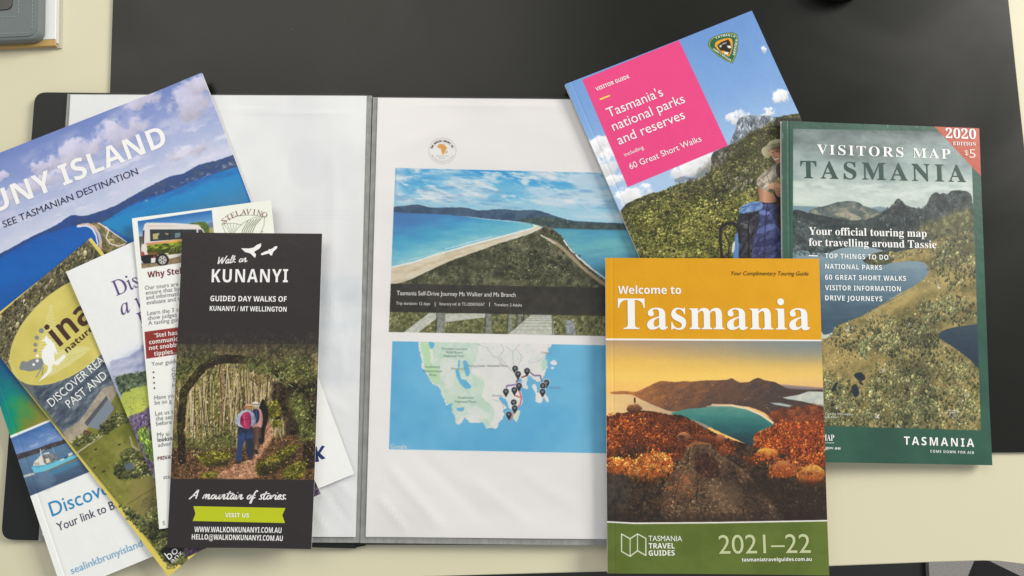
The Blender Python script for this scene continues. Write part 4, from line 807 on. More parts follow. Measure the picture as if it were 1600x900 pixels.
A.poly([(-20, 700), (180, 700), (350, 690), (470, 700), (520, 640), (700, 620), (790, 640), (790, 860), (-30, 860)], tex([(0, (40, 28, 16)), (.5, (92, 66, 40)), (1, (160, 112, 74))], 4, 5, 157, gain=.8), soft=5, rough=3)
A.poly([(230, 850), (470, 850), (450, 780), (500, 700), (545, 620), (530, 560), (500, 560), (490, 650), (430, 740), (300, 800)], tex([(0, (128, 84, 58)), (.5, (178, 126, 92)), (1, (218, 172, 140))], 3, 4, 158, gain=.8), soft=3, rough=2)
moss = tex([(0, (44, 42, 12)), (.5, (98, 94, 24)), (1, (156, 146, 52))], 5, 5, 159, gain=.75)
for p in ([(130, 745), (200, 710), (310, 710), (320, 740), (200, 775)], [(150, 770), (310, 735), (300, 780), (180, 790)], [(450, 785), (560, 715), (650, 670), (690, 680), (600, 780), (500, 840), (450, 830)], [(590, 850), (620, 790), (740, 750), (700, 850)], [(500, 470), (560, 430), (590, 500), (560, 530), (510, 530)], [(530, 560), (570, 540), (590, 570), (545, 580)], [(150, 830), (240, 820), (240, 850), (150, 850)], [(660, 660), (715, 615), (700, 640)]):
    A.poly(p, moss, rough=2, size=7, soft=2)
A.poly([(455, 800), (560, 770), (650, 720), (690, 700), (600, 800), (500, 845)], (30, 26, 14), a=.75, soft=6, rough=2); A.poly([(170, 775), (310, 750), (300, 790), (190, 790)], (34, 26, 16), a=.7, soft=5)
bark = tex([(0, (18, 14, 8)), (.6, (48, 38, 20)), (1, (84, 76, 36))], 6, 5, 161, gain=.75, sy=1.5)
A.line([(50, 760), (45, 560), (60, 380)], 42, bark, rough=1.5); A.line([(60, 390), (110, 320), (170, 250), (240, 215), (300, 210)], 46, bark, rough=1.5); A.line([(290, 212), (380, 212), (470, 228), (540, 260), (600, 320), (660, 400)], 42, bark, rough=2); A.line([(660, 380), (720, 470), (750, 600), (740, 760)], 80, dark, rough=4)
A.line([(610, 380), (640, 470), (620, 620)], 14, (60, 46, 30), rough=1.5); A.line([(480, 100), (560, 180), (620, 260)], 8, (60, 52, 40), rough=1)
for p in ([(0, 300), (60, 200), (180, 160), (250, 190), (160, 230), (60, 330)], [(380, 210), (480, 210), (560, 250), (520, 290), (420, 260)], [(560, 230), (640, 200), (740, 240), (760, 330), (640, 330), (580, 290)], [(620, 420), (700, 400), (740, 520), (680, 560)], [(680, 580), (770, 540), (770, 640), (700, 660)]): A.poly(p, leaf, soft=8, rough=6, size=5)
for k in range(26): x = rng.uniform(400, 640); y = 190 + (x - 400) * .5 + rng.uniform(-20, 50); A.line([(x, y), (x + rng.uniform(-22, 22), y + rng.uniform(5, 20))], 5, rng.choice([(150, 168, 104), (120, 140, 72), (176, 184, 126)]), a=.8)
for k in range(90):
    x = rng.uniform(0, 780); y = rng.uniform(60, 330); a_ = rng.uniform(-2.6, -.5); L_ = rng.uniform(25, 110); c = rng.choice([(30, 25, 17), (46, 38, 24), (92, 82, 54), (120, 112, 76), (24, 20, 14)])
    A.line([(x, y), (x + L_ * .5 * math.cos(a_) + rng.uniform(-8, 8), y - L_ * .5 * math.sin(a_) * .7), (x + L_ * math.cos(a_), y - L_ * math.sin(a_) + rng.uniform(-14, 14))], rng.uniform(1.6, 5), c, a=.7, rough=1, size=5)
for k in range(26):
    x = rng.uniform(60, 600); y = rng.uniform(400, 660); A.line([(x, y), (x + rng.uniform(-50, 50), y + rng.uniform(20, 70))], rng.uniform(2, 4), rng.choice([(206, 188, 150), (60, 46, 28), (150, 126, 88)]), a=.8, rough=1)
LC = [(60, 66, 30), (92, 98, 46), (128, 134, 74), (36, 38, 18), (160, 162, 104)]
for p, n_ in (([(-10, 60), (790, 60), (780, 200), (600, 230), (400, 170), (250, 170), (100, 260), (-10, 330)], 1500), ([(560, 230), (700, 180), (790, 240), (780, 420), (660, 400), (600, 320)], 420), ([(640, 420), (780, 380), (780, 660), (690, 640)], 380), ([(60, 590), (330, 560), (350, 690), (100, 740)], 420)): A.dabs(p, n_, 1.0, LC, asp=1.7, rot=30, seed=n_, a=.7, feather=3)
A.dabs([(20, 700), (180, 700), (350, 690), (470, 700), (520, 640), (700, 620), (790, 640), (790, 850), (0, 850)], 1100, .9, [(70, 46, 28), (120, 84, 54), (160, 118, 80), (40, 28, 18), (190, 150, 110)], asp=.7, seed=163, a=.75)
A.dabs([(230, 850), (470, 850), (450, 780), (500, 700), (545, 620), (530, 560), (500, 560), (490, 650), (430, 740), (300, 800)], 500, .8, [(198, 150, 116), (160, 108, 78), (120, 78, 54), (222, 184, 150)], asp=.6, seed=164)
for p in ([(130, 745), (200, 710), (310, 710), (320, 740), (200, 775)], [(450, 785), (560, 715), (650, 670), (690, 680), (600, 760), (500, 800), (450, 820)], [(590, 850), (620, 790), (740, 750), (700, 850)], [(500, 470), (560, 430), (590, 500), (560, 530), (510, 530)], [(530, 560), (570, 540), (590, 570), (545, 580)]): A.dabs(p, 170, .9, [(130, 128, 36), (164, 156, 62), (96, 92, 28), (60, 54, 22)], seed=165)
A.dabs([(40, 360), (110, 290), (170, 235), (240, 200), (300, 195), (380, 200), (380, 222), (300, 225), (240, 235), (180, 270), (120, 340), (60, 400)], 160, 1, [(84, 76, 36), (110, 98, 50), (36, 28, 16)], asp=.5, rot=-30, seed=166)
# the three walkers
A.poly([(478, 440), (486, 428), (497, 434), (499, 455), (512, 470), (518, 520), (510, 560), (498, 600), (494, 660), (478, 668), (478, 610), (468, 560), (466, 480)], (28, 23, 20), sm=True)
A.poly([(432, 488), (452, 476), (474, 482), (486, 515), (486, 556), (474, 588), (436, 590)], lambda X, Y: ramp((X - 396) / 16, [(0, (160, 112, 108)), (.6, (206, 156, 146)), (1, (150, 104, 98))]), sm=True)
A.poly([(430, 492), (448, 480), (466, 488), (468, 540), (452, 560), (432, 556)], (38, 46, 74), sm=True); A.line([(452, 488), (454, 540)], 4, (70, 80, 112))
A.poly([(434, 584), (474, 580), (478, 630), (470, 690), (456, 700), (450, 660), (440, 716), (426, 714), (430, 640)], lambda X, Y: ramp((X - 394) / 14, [(0, (58, 40, 36)), (.6, (104, 74, 62)), (1, (66, 46, 40))]), sm=True)
A.poly([(444, 700), (462, 706), (460, 726), (446, 722)], (42, 36, 34), sm=True); A.poly([(464, 640), (490, 640), (488, 668), (474, 672)], (36, 30, 28), sm=True)
A.ell(447, 461, 24, 9, (186, 178, 160), -4); A.poly([(430, 458), (434, 444), (448, 440), (462, 446), (464, 458)], (222, 216, 202), sm=True); A.line([(432, 456), (463, 456)], 4, (90, 82, 72))
A.poly([(338, 552), (348, 520), (366, 498), (392, 486), (420, 488), (440, 506), (450, 545), (444, 566), (426, 572), (400, 590), (366, 582), (350, 566)], lambda X, Y: ramp((X - 367) / 33 + (fbm(X, Y, 3, 3, 171) - .5) * .5, [(0, (150, 158, 184)), (.35, (190, 194, 210)), (.8, (156, 162, 182)), (1, (116, 122, 144))]), sm=True)
A.line([(346, 556), (358, 540), (372, 530)], 4, (140, 148, 176)); A.line([(444, 556), (434, 530)], 4, (140, 148, 176))
A.poly([(366, 530), (378, 506), (402, 496), (418, 506), (424, 540), (422, 572), (408, 588), (384, 582), (366, 562)], lambda X, Y: ramp((X - 376) / 17 + (fbm(X, Y, 2.4, 3, 172) - .5) * .7, [(0, (120, 26, 60)), (.4, (186, 52, 100)), (.75, (160, 38, 82)), (1, (106, 24, 52))]), sm=True); A.line([(384, 512), (392, 574)], 3, (220, 120, 150)); A.line([(372, 540), (418, 534)], 3, (110, 24, 54))
A.poly([(356, 576), (384, 584), (412, 588), (430, 576), (434, 640), (430, 700), (432, 744), (408, 750), (404, 690), (396, 646), (378, 690), (368, 768), (342, 768), (348, 690), (352, 620)], lambda X, Y: ramp((Y - 666) / 20 + (fbm(X, Y, 2.2, 3, 173) - .5) * .6, [(0, (28, 30, 38)), (.4, (36, 46, 70)), (.8, (48, 70, 116)), (1, (44, 62, 100))]), sm=True); A.poly([(394, 650), (432, 640), (432, 744), (408, 748)], (34, 38, 54), sm=True, a=.75, soft=2); A.line([(394, 600), (396, 650)], 4, (22, 24, 32))
A.ell(411, 472, 28, 9, (168, 124, 78), -4); A.poly([(392, 470), (396, 456), (410, 451), (424, 456), (430, 469)], (206, 166, 118), sm=True); A.line([(393, 469), (430, 467)], 4, (96, 66, 42))
A.poly([(404, 744), (432, 740), (436, 752), (406, 757)], (66, 54, 46), sm=True); A.poly([(342, 762), (368, 762), (366, 776), (340, 776)], (56, 48, 44), sm=True)
A.put(np.arange(len(A.X)), sstep(590, 505, A.Y), DK)                                       # the print fades to plain dark above
A.frame(0, 0, 1)
A.poly([(200, 747.5), (560, 750), (560, 900), (200, 900)], DK)
mKU = A.material('walking_leaflet_print', .36)
K = booklet('folded_leaflet', KU, mKU, .0011, 'black leaflet with a forest walkers photo and lime green ribbon, topmost of the left pile', 'leaflet', 'travel brochures and leaflets on the desk', pages=False, edge=M['white_edge'], crease=0, cover='front_panel')
WH = (242, 240, 238)
text(KU, K, 'KUNANYI', 'B', (331, 441), (450, 441), 20.5, WH, 'title_lettering', 3, 1.12)
text(KU, K, 'GUIDED DAY WALKS OF', 'B', (329, 470.5), (448, 471.5), 8.4, WH, 'subtitle_lettering'); text(KU, K, 'KUNANYI / MT WELLINGTON', 'B', (328, 485.5), (448, 487), 7.6, WH, 'subtitle_lettering')
hand(KU, K, 'Walk on', (340, 412.5), (386, 409), 6.2, 1.5, WH, .35)
hand(KU, K, 'A mountain of stories.', (296, 779), (449, 780), 7.2, 1.9, WH, .35)
def zc(pts, ox, oy, k): return [(ox + x / k, oy + y / k) for x, y in pts]
patch(KU, K, zc([(265, 495), (330, 498), (372, 490), (405, 465), (440, 452), (440, 478), (425, 498), (388, 520), (378, 532), (396, 546), (390, 575), (385, 578), (345, 540), (300, 528)], 330, 300, 5.63), WH, 'bird_emblem')
patch(KU, K, zc([(438, 552), (442, 540), (480, 522), (506, 514), (508, 500), (516, 506), (540, 498), (562, 478), (584, 478), (580, 496), (548, 525), (540, 545), (537, 558), (520, 556), (512, 540), (480, 548), (450, 556)], 330, 300, 5.63), WH, 'bird_emblem')
patch(KU, K, zc([(288, 592), (692, 600), (678, 632), (690, 666), (285, 657), (297, 625)], 200, 580, 2.81), (190, 200, 24), 'green_ribbon')
r = text(KU, K, 'VISIT US', 'B', (352, 807.5), (389.5, 808), 6.2, (246, 246, 226), 'ribbon_lettering')
for v in r.data.vertices: v.co.z += .0003
text(KU, K, 'WWW.WALKONKUNANYI.COM.AU', 'B', (304, 831), (440, 832.5), 8.2, WH, 'website_lettering'); text(KU, K, 'HELLO@WALKONKUNANYI.COM.AU', 'B', (300, 842.5), (442, 845), 8, WH, 'website_lettering')

# ---- national parks booklet
NP = Sheet([(883, 134), (1172, 17), (1364, 424), (1062, 545)], [11.8, 8.2, 9, 11.8], waves=[(0, 1, .15, .6), (1, 1, .25, 1.2), (.5, .6, .5, .4)])
A = Art(NP, 1.8); A.all(lambda X, Y: ramp((Y - 60 + .2 * X - 200) / 220 + (fbm(X, Y, 60, 3, 171) - .5) * .1, [(0, (104, 146, 206)), (.5, (122, 162, 214)), (1, (166, 194, 226))]))
A.frame(870, 0, 2.1425)
for c in ((140, 490, 60, 40, 1), (170, 550, 70, 50, 2), (200, 600, 50, 20, 11), (255, 660, 75, 40, 3), (470, 545, 70, 42, 4), (410, 575, 50, 22, 5), (600, 390, 46, 24, 6), (750, 325, 34, 24, 7), (710, 375, 30, 16, 8), (695, 165, 10, 14, 9), (700, 385, 40, 8, 10)): A.puff(c[0], c[1], c[2], c[3], c[4] + 180, (240, 238, 240), .95, 20)
hill = tex([(0, (34, 34, 20)), (.45, (66, 68, 38)), (.8, (98, 98, 58)), (1, (136, 130, 84))], 9, 6, 191, gain=.75)
A.poly([(215, 705), (300, 652), (350, 640), (440, 605), (500, 590), (522, 540), (545, 500), (585, 480), (600, 430), (620, 400), (650, 386), (690, 395), (740, 392), (810, 380), (860, 400), (1100, 800), (1100, 1200), (300, 1200), (270, 850)], hill, rough=1.2, size=5)
A.poly([(580, 482), (596, 440), (612, 396), (640, 390), (660, 386), (735, 395), (700, 425), (650, 440), (620, 470)], lambda X, Y: ramp(fbm(X, Y / 2.5, 3.5, 5, 193, .75), [(.25, (70, 78, 88)), (.5, (118, 128, 140)), (.75, (172, 178, 186))]), rough=.8)
A.poly([(516, 540), (525, 510), (580, 490), (600, 500), (560, 550), (525, 568)], lambda X, Y: ramp(fbm(X, Y / 2, 4, 5, 194, .75), [(.25, (52, 54, 50)), (.75, (108, 108, 98))]), rough=1)
A.poly([(560, 500), (700, 440), (760, 480), (720, 600), (560, 640), (420, 640)], lambda X, Y: ramp(fbm(X, Y / 2, 5, 5, 196, .8), [(.3, (52, 52, 32)), (.65, (84, 82, 54)), (.8, (150, 146, 128))]), a=.55, soft=10, rough=4)
A.poly([(225, 720), (300, 690), (420, 680), (560, 670), (640, 640), (700, 700), (560, 870), (280, 870)], tex([(0, (44, 48, 18)), (.4, (86, 90, 36)), (.75, (136, 132, 60)), (1, (182, 170, 92))], 6, 6, 195, gain=.8), soft=14, rough=4)
A.line([(400, 605), (430, 598), (470, 600)], 14, (110, 110, 116), a=.6, rough=3)
A.frame(970, 150, 3.461)
TP = [(62, 64, 36), (84, 86, 48), (108, 106, 62), (44, 44, 26), (128, 122, 78)]
A.dabs([(0, 640), (120, 560), (280, 490), (400, 460), (500, 400), (560, 320), (700, 200), (850, 120), (1000, 150), (1000, 420), (740, 560), (500, 600), (250, 700), (30, 760)], 5200, 1.1, TP, asp=1.3, seed=190, a=.75, lit=.4)
A.dabs([(10, 640), (250, 540), (480, 520), (620, 560), (700, 620), (600, 900), (90, 900)], 4200, 1.45, [(60, 64, 30), (88, 90, 42), (114, 112, 56), (140, 134, 72), (44, 46, 22)], seed=191, a=.85, lit=.5)
A.dabs([(420, 640), (620, 540), (740, 560), (640, 640), (400, 760), (300, 800)], 700, 1.1, [(140, 134, 72), (160, 150, 86), (112, 110, 56)], seed=192, a=.8, lit=.45, feather=8)
A.dabs([(540, 420), (720, 380), (700, 520), (560, 520)], 90, .8, [(150, 148, 136), (120, 118, 106)], asp=3, rot=20, seed=193, a=.7)
A.dabs([(310, 465), (330, 455), (400, 450), (400, 468), (320, 478)], 60, .8, [(90, 90, 90), (150, 150, 156)], seed=194, a=.7)
A.dabs([(600, 250), (640, 120), (740, 108), (840, 120), (700, 190), (640, 240)], 260, .9, [(110, 122, 134), (150, 160, 170), (80, 90, 100), (178, 184, 188)], asp=3, rot=8, seed=195, a=.75)
A.dabs([(485, 380), (500, 320), (580, 290), (600, 310), (540, 380), (500, 395)], 120, 1, [(64, 64, 58), (96, 94, 84), (120, 116, 104)], asp=2.4, seed=196, a=.8)
A.poly([(868, 120), (1300, 120), (1300, 1100), (800, 1100), (790, 600), (850, 480), (860, 300)], (28, 26, 22), a=.8, soft=3)
A.poly([(752, 572), (840, 545), (1000, 520), (1000, 1000), (745, 1000), (745, 640)], tex([(0, (30, 26, 22)), (1, (58, 48, 40))], 8, 4, 196), sm=True)
A.poly([(742, 498), (766, 503), (795, 515), (830, 535), (838, 572), (756, 572), (746, 535)], lambda X, Y: ramp((X - 1184) / 26, [(0, (140, 96, 72)), (.4, (194, 146, 116)), (1, (140, 98, 74))]), sm=True)
A.poly([(733, 468), (742, 442), (770, 415), (800, 392), (830, 366), (880, 352), (940, 370), (940, 490), (868, 486), (830, 474), (806, 478), (796, 516), (770, 506), (742, 490)],
       lambda X, Y: ramp(fbm(X + Y * .8, Y * .4, 4, 4, 197, .6) * 1.4 - .2, [(.1, (98, 90, 76)), (.45, (156, 146, 128)), (.8, (196, 186, 168))]), sm=True)
A.line([(800, 396), (790, 430), (806, 474)], 5, (96, 88, 76), a=.7); A.line([(750, 446), (780, 470), (800, 478)], 4, (210, 200, 184), a=.8); A.poly([(842, 372), (900, 356), (920, 460), (850, 440)], (66, 60, 50), sm=True, a=.8)
A.poly([(797, 482), (826, 470), (856, 474), (880, 486), (880, 540), (852, 546), (836, 530), (830, 506), (802, 502)], lambda X, Y: ramp((Y - 287) / 22, [(0, (206, 158, 128)), (1, (150, 104, 82))]), sm=True); A.line([(838, 500), (862, 506)], 3, (130, 86, 66)); A.line([(842, 514), (866, 520)], 3, (130, 86, 66)); A.line([(846, 528), (866, 534)], 3, (130, 86, 66)); A.ell(850, 462, 16, 8, (156, 132, 50))
A.poly([(850, 290), (900, 270), (910, 350), (880, 360), (856, 345)], (40, 28, 22), sm=True)
A.poly([(800, 292), (818, 278), (880, 268), (880, 340), (858, 358), (842, 362), (828, 350), (818, 330), (806, 320)], lambda X, Y: ramp((Y - 229) / 22 - (X - 1205) * .02, [(0, (120, 82, 62)), (.35, (196, 148, 118)), (1, (176, 124, 98))]), sm=True)
A.line([(824, 334), (836, 344), (852, 336)], 5, (244, 240, 234)); A.line([(822, 331), (836, 338), (852, 332)], 2, (120, 60, 50)); A.line([(814, 307), (824, 305)], 3, (60, 40, 32)); A.line([(836, 303), (848, 300)], 3, (60, 40, 32)); A.line([(828, 306), (824, 320), (831, 322)], 2.5, (140, 94, 74)); A.ell(846, 322, 8, 6, (206, 140, 112), a=.6, soft=2)
A.poly([(786, 292), (792, 262), (812, 242), (845, 234), (900, 236), (900, 262), (850, 262), (812, 276), (796, 292)], lambda X, Y: ramp((Y - 217) / 14, [(0, (196, 188, 156)), (1, (150, 142, 112))]), sm=True)
A.poly([(760, 304), (764, 284), (786, 270), (840, 256), (900, 250), (900, 272), (850, 274), (818, 284), (802, 300), (808, 326), (796, 336), (776, 328)], lambda X, Y: ramp((X - 1190) / 20, [(0, (176, 168, 138)), (1, (128, 120, 94))]), sm=True); A.line([(800, 300), (818, 284), (860, 272)], 3, (80, 72, 56))
PK = lambda a, b, n: (lambda X, Y: ramp(fbm(X + Y * .5, Y, 4.5, 5, n, .65) * 1.6 - .3, [(.1, a), (.9, b)]))
A.poly([(640, 632), (700, 612), (756, 606), (752, 700), (724, 1000), (640, 1000), (624, 760)], PK((20, 20, 24), (74, 74, 84), 198), sm=True)
A.poly([(752, 590), (800, 584), (842, 590), (848, 700), (880, 760), (900, 1000), (728, 1000), (714, 790), (744, 690)], PK((30, 32, 60), (82, 92, 142), 200), sm=True)
A.poly([(638, 626), (652, 598), (696, 576), (748, 570), (768, 584), (758, 612), (700, 628), (652, 636)], PK((62, 92, 146), (134, 164, 206), 199), sm=True); A.line([(656, 604), (700, 590), (752, 584)], 3, (44, 64, 104)); A.line([(650, 640), (700, 648), (742, 630)], 9, (28, 28, 34))
A.poly([(750, 620), (800, 625), (806, 640), (752, 640)], (120, 140, 200), sm=True, a=.7); A.poly([(740, 720), (830, 690), (840, 712), (740, 745)], (110, 124, 184), sm=True, a=.6); A.poly([(735, 790), (850, 770), (860, 790), (735, 820)], (36, 38, 80), sm=True, a=.8); A.line([(790, 590), (780, 700), (768, 1000)], 5, (30, 32, 60))
A.poly([(606, 1000), (612, 800), (624, 745), (640, 738), (636, 860), (628, 1000)], (88, 130, 184), sm=True); A.poly([(600, 850), (604, 800), (616, 785), (612, 840)], (206, 204, 196), sm=True)
A.line([(552, 1000), (546, 860), (536, 780), (540, 716), (572, 688), (614, 690), (640, 726), (644, 790)], 16, (34, 30, 30)); A.line([(580, 870), (586, 800), (560, 740)], 8, (40, 36, 34)); A.line([(650, 690), (690, 700), (700, 740)], 7, (96, 96, 104)); A.ell(674, 705, 10, 9, (110, 112, 118)); A.ell(674, 705, 5, 4, (30, 30, 34)); A.line([(700, 640), (690, 700), (694, 1000)], 6, (14, 14, 18))
A.frame(1080, 20, 3.461)
SH_ = [(90, 177), (96, 150), (112, 134), (170, 112), (222, 106), (246, 116), (254, 150), (250, 200), (238, 245), (222, 274), (190, 262), (150, 238), (112, 208)]
def shrink(P, k): c = np.mean(P, 0); return [tuple(c + (np.array(p) - c) * k) for p in P]
A.poly(SH_, (30, 96, 62)); A.poly(shrink(SH_, .95), (206, 180, 60)); A.poly(shrink(SH_, .90), (30, 96, 62)); A.poly(shrink(SH_, .60), (232, 160, 40))
A.poly([(140, 178), (160, 160), (200, 144), (210, 160), (218, 190), (205, 225), (188, 228), (180, 206), (156, 205)], (30, 26, 24)); A.poly([(150, 180), (165, 172), (160, 190)], (236, 230, 220)); A.poly([(192, 178), (212, 178), (218, 192), (200, 192)], (236, 230, 220)); A.poly([(178, 210), (205, 214), (196, 228), (180, 222)], (236, 230, 220)); A.line([(168, 170), (190, 162)], 4, (236, 230, 220))
A.frame(0, 0, 1); PINK = (228, 66, 128)
A.poly([(909.7, 124.6), (1060.5, 63), (1137, 227.5), (980.6, 292.5)], PINK, soft=.7)
mNP = A.material('parks_booklet_print')
N = booklet('travel_booklet', NP, mNP, .0030, 'visitor booklet with a bright pink panel and a mountain hiker, slanting at the top right', 'booklet', 'travel booklets and maps on the desk')
for s_, p, q, c, st in (('VISITOR GUIDE', (932, 142.5), (983.5, 122), 5.6, 'B'), ("Tasmania's", (951.5, 184), (1037, 149.5), 15, 'P'), ('national parks', (959, 205), (1071, 160), 15, 'P'), ('and reserves', (967.5, 226.5), (1071, 185), 15, 'P'), ('including', (976.5, 245), (1006, 232.5), 5.8, 'P'), ('60 Great Short Walks', (985, 265), (1096.5, 220.5), 9.4, 'P')):
    text(NP, N, s_, st, p, q, c, (244, 236, 240), 'title_lettering', 4)
patch(NP, N, [(936.6, 154.5), (952.6, 148.2), (953.6, 150.4), (937.6, 156.8)], (236, 210, 80), 'yellow_rule')
arc_text(NP, N, 'TASMANIA', 'B', (1136, 93), 34, 118, 72, 3.2, (226, 236, 226), 'badge_lettering', ry=36)
text(NP, N, 'PARKS & WILDLIFE', 'B', (1113.5, 78), (1141, 96), 2.8, (226, 236, 226), 'badge_lettering', 2); text(NP, N, 'SERVICE', 'B', (1147.5, 87), (1152, 62), 2.8, (226, 236, 226), 'badge_lettering', 2)

# ---- green touring map
GM = Sheet([(1222, 192), (1529.5, 197.5), (1549, 729), (1225, 718.5)], [13.8, 7.4, 6.4, 12.4], waves=[(1, 0, .2, .9), (0, 1, .12, .8), (.6, .5, .4, .5)])
GREEN = (44, 84, 70)
A = Art(GM, 1.8); A.all(tex([(0, (42, 80, 66)), (1, (48, 90, 74))], 60, 3, 211))
A.frame(1200, 180, 3.214)
IM = [(125, 68), (1018, 84), (1068, 1583), (123, 1555)]
A.begin(); A.poly(IM, lambda X, Y: ramp((Y - 200) / 135 + (fbm(X / 2.5, Y, 22, 5, 213) - .5) * .9, [(0, (92, 104, 104)), (.25, (124, 138, 136)), (.5, (152, 168, 166)), (.75, (176, 190, 184)), (1, (196, 206, 198))]))
A.clouds([(125, 330), (1020, 340), (1020, 440), (125, 440)], 9, 215, .48, .7, (206, 214, 206), .8, 4, 2, 10)
A.poly([(125, 455), (210, 458), (260, 460), (320, 480), (320, 520), (125, 520)], (112, 138, 148), soft=2); A.poly([(480, 470), (560, 458), (620, 470), (640, 530), (480, 530)], (118, 142, 150), soft=2)
A.poly([(210, 478), (290, 455), (350, 436), (410, 430), (450, 438), (480, 455), (520, 468), (600, 500), (600, 560), (200, 540)], tex([(0, (66, 82, 84)), (.6, (104, 112, 104)), (1, (146, 142, 122))], 8, 5, 217, sx=1.5), rough=1)
A.poly([(330, 498), (390, 486), (440, 500), (470, 520), (440, 530), (380, 512)], (176, 168, 144), rough=1, a=.8, soft=2)
A.poly([(125, 480), (200, 490), (280, 505), (360, 520), (440, 530), (540, 510), (590, 480), (620, 455), (645, 425), (660, 420), (690, 450), (720, 462), (780, 466), (800, 440), (815, 405), (845, 386), (862, 398), (880, 390), (900, 398), (920, 380), (960, 378), (1000, 384), (1022, 410), (1040, 700), (900, 720), (500, 740), (125, 720)],
       tex([(0, (32, 42, 44)), (.6, (52, 62, 62)), (1, (82, 90, 84))], 10, 6, 219, gain=.7), rough=.8, size=4)
A.dabs([(540, 510), (650, 430), (720, 470), (800, 450), (860, 395), (1000, 390), (1020, 520), (760, 560), (560, 560)], 1100, 1.0, [(44, 54, 56), (62, 72, 74), (84, 92, 90), (34, 42, 44)], asp=2.4, rot=18, seed=220, a=.6)
A.dabs([(220, 480), (400, 435), (480, 465), (580, 510), (400, 530)], 420, .9, [(96, 104, 98), (134, 132, 114), (74, 86, 86)], asp=.5, rot=-20, seed=222, a=.6)
A.poly([(125, 520), (300, 560), (330, 640), (280, 690), (125, 700)], lambda X, Y: ramp(fbm(X + Y * .6, Y, 7, 5, 221, .75), [(.3, (48, 60, 62)), (.7, (98, 110, 108))]), soft=8, a=.7)
A.poly([(760, 560), (900, 500), (1022, 470), (1040, 620), (860, 640), (780, 620)], tex([(0, (58, 62, 46)), (.6, (100, 98, 64)), (1, (146, 140, 100))], 8, 5, 223, gain=.75), soft=10, rough=4)
A.frame(1220, 190, 1.8)
A.poly([(34, 368), (120, 372), (170, 356), (240, 352), (300, 366), (380, 388), (416, 410), (412, 432), (380, 460), (330, 486), (240, 545), (150, 580), (34, 600)], lambda X, Y: ramp((Y - 388) / 110 + (fbm(X / 4, Y, 8, 5, 225, .6) - .5) * .35, [(0, (132, 154, 162)), (.35, (108, 132, 146)), (.7, (82, 108, 124)), (1, (60, 82, 98))]), sm=True)
GOLD = [(164, 142, 84), (140, 122, 72), (182, 160, 104), (110, 104, 62), (124, 114, 68)]; FOR = [(76, 82, 54), (100, 102, 68), (60, 66, 44), (122, 122, 86), (140, 132, 90)]
LM = [(240, 392), (262, 370), (330, 366), (400, 350), (440, 330), (540, 312), (700, 330), (700, 1000), (20, 1000), (20, 610), (118, 612), (146, 596), (150, 580), (230, 545), (300, 505), (340, 482), (390, 452), (414, 428), (414, 408), (384, 392), (310, 398), (262, 404)]
A.poly(LM, tex([(0, (104, 98, 60)), (.5, (140, 124, 74)), (1, (168, 148, 94))], 18, 5, 227), sm=True, rough=.8, size=5)
A.dabs(LM, 12000, .85, GOLD, asp=.8, rot=-25, seed=228, a=.7, lit=.35)
A.poly([(230, 392), (262, 370), (310, 368), (312, 396), (262, 404)], (56, 62, 42), sm=True, a=.8); A.dabs([(230, 392), (262, 370), (340, 366), (400, 352), (400, 372), (312, 396), (262, 404)], 260, 1.2, FOR, seed=229)
for p, c in (([(420, 455), (470, 410), (540, 380), (556, 400), (500, 450), (440, 480)], (186, 162, 100)), ([(300, 512), (380, 470), (430, 452), (440, 470), (380, 500), (310, 530)], (190, 166, 104)), ([(160, 600), (260, 560), (330, 560), (280, 600), (180, 625)], (176, 154, 96)), ([(440, 640), (520, 680), (550, 720), (500, 700), (440, 670)], (168, 150, 98)), ([(130, 650), (200, 640), (190, 690), (130, 700)], (190, 164, 104))): A.poly(p, c, sm=True, soft=12, a=.5)
for p in ([(440, 340), (540, 315), (552, 350), (500, 400), (430, 420), (420, 380)], [(330, 560), (440, 560), (440, 610), (380, 625)], [(330, 700), (420, 680), (430, 850), (340, 860)]): A.poly(p, (60, 64, 46), sm=True, soft=16, a=.5)
for p, n_, f in (([(400, 520), (450, 495), (520, 500), (552, 540), (500, 570), (400, 570), (380, 545)], 800, 4), ([(130, 620), (250, 600), (340, 620), (430, 640), (540, 690), (560, 860), (220, 870), (230, 760), (320, 660), (200, 650)], 4600, 8), ([(120, 700), (190, 740), (240, 860), (120, 860)], 1300, 5), ([(430, 350), (540, 318), (560, 440), (470, 470), (420, 420)], 900, 8), ([(250, 570), (380, 560), (440, 600), (460, 640), (300, 640)], 1000, 8), ([(150, 585), (240, 560), (300, 590), (160, 610)], 260, 4)):
    A.dabs(p, n_, 1.25, FOR, asp=1.7, rot=0, seed=n_, a=.85, lit=.4, feather=f)
A.dabs([(120, 630), (190, 640), (210, 690), (150, 720), (118, 700)], 420, 1, GOLD[:3], asp=.7, seed=231, a=.8, feather=3); A.dabs([(400, 700), (500, 690), (540, 780), (470, 810)], 300, 1, GOLD[:3], asp=.8, seed=232, a=.7, feather=8)
A.dabs([(118, 320), (540, 300), (540, 330), (400, 345), (230, 350), (118, 360)], 900, 1.1, [(40, 50, 48), (60, 68, 60), (78, 84, 70)], seed=233, a=.6); A.dabs([(34, 270), (110, 290), (200, 330), (120, 380), (34, 380)], 700, 1.1, [(60, 72, 74), (88, 98, 98), (44, 54, 56)], asp=2.2, rot=-40, seed=234, a=.6)
A.poly([(442, 602), (452, 590), (480, 580), (520, 574), (700, 570), (700, 760), (556, 694), (530, 668), (484, 634), (456, 616)], lambda X, Y: ramp((Y - 508) / 60, [(0, (46, 66, 80)), (1, (34, 50, 68))]), rough=.5, size=4)
A.poly([(118, 572), (140, 562), (150, 578), (142, 594), (118, 598)], (60, 84, 102), sm=True)
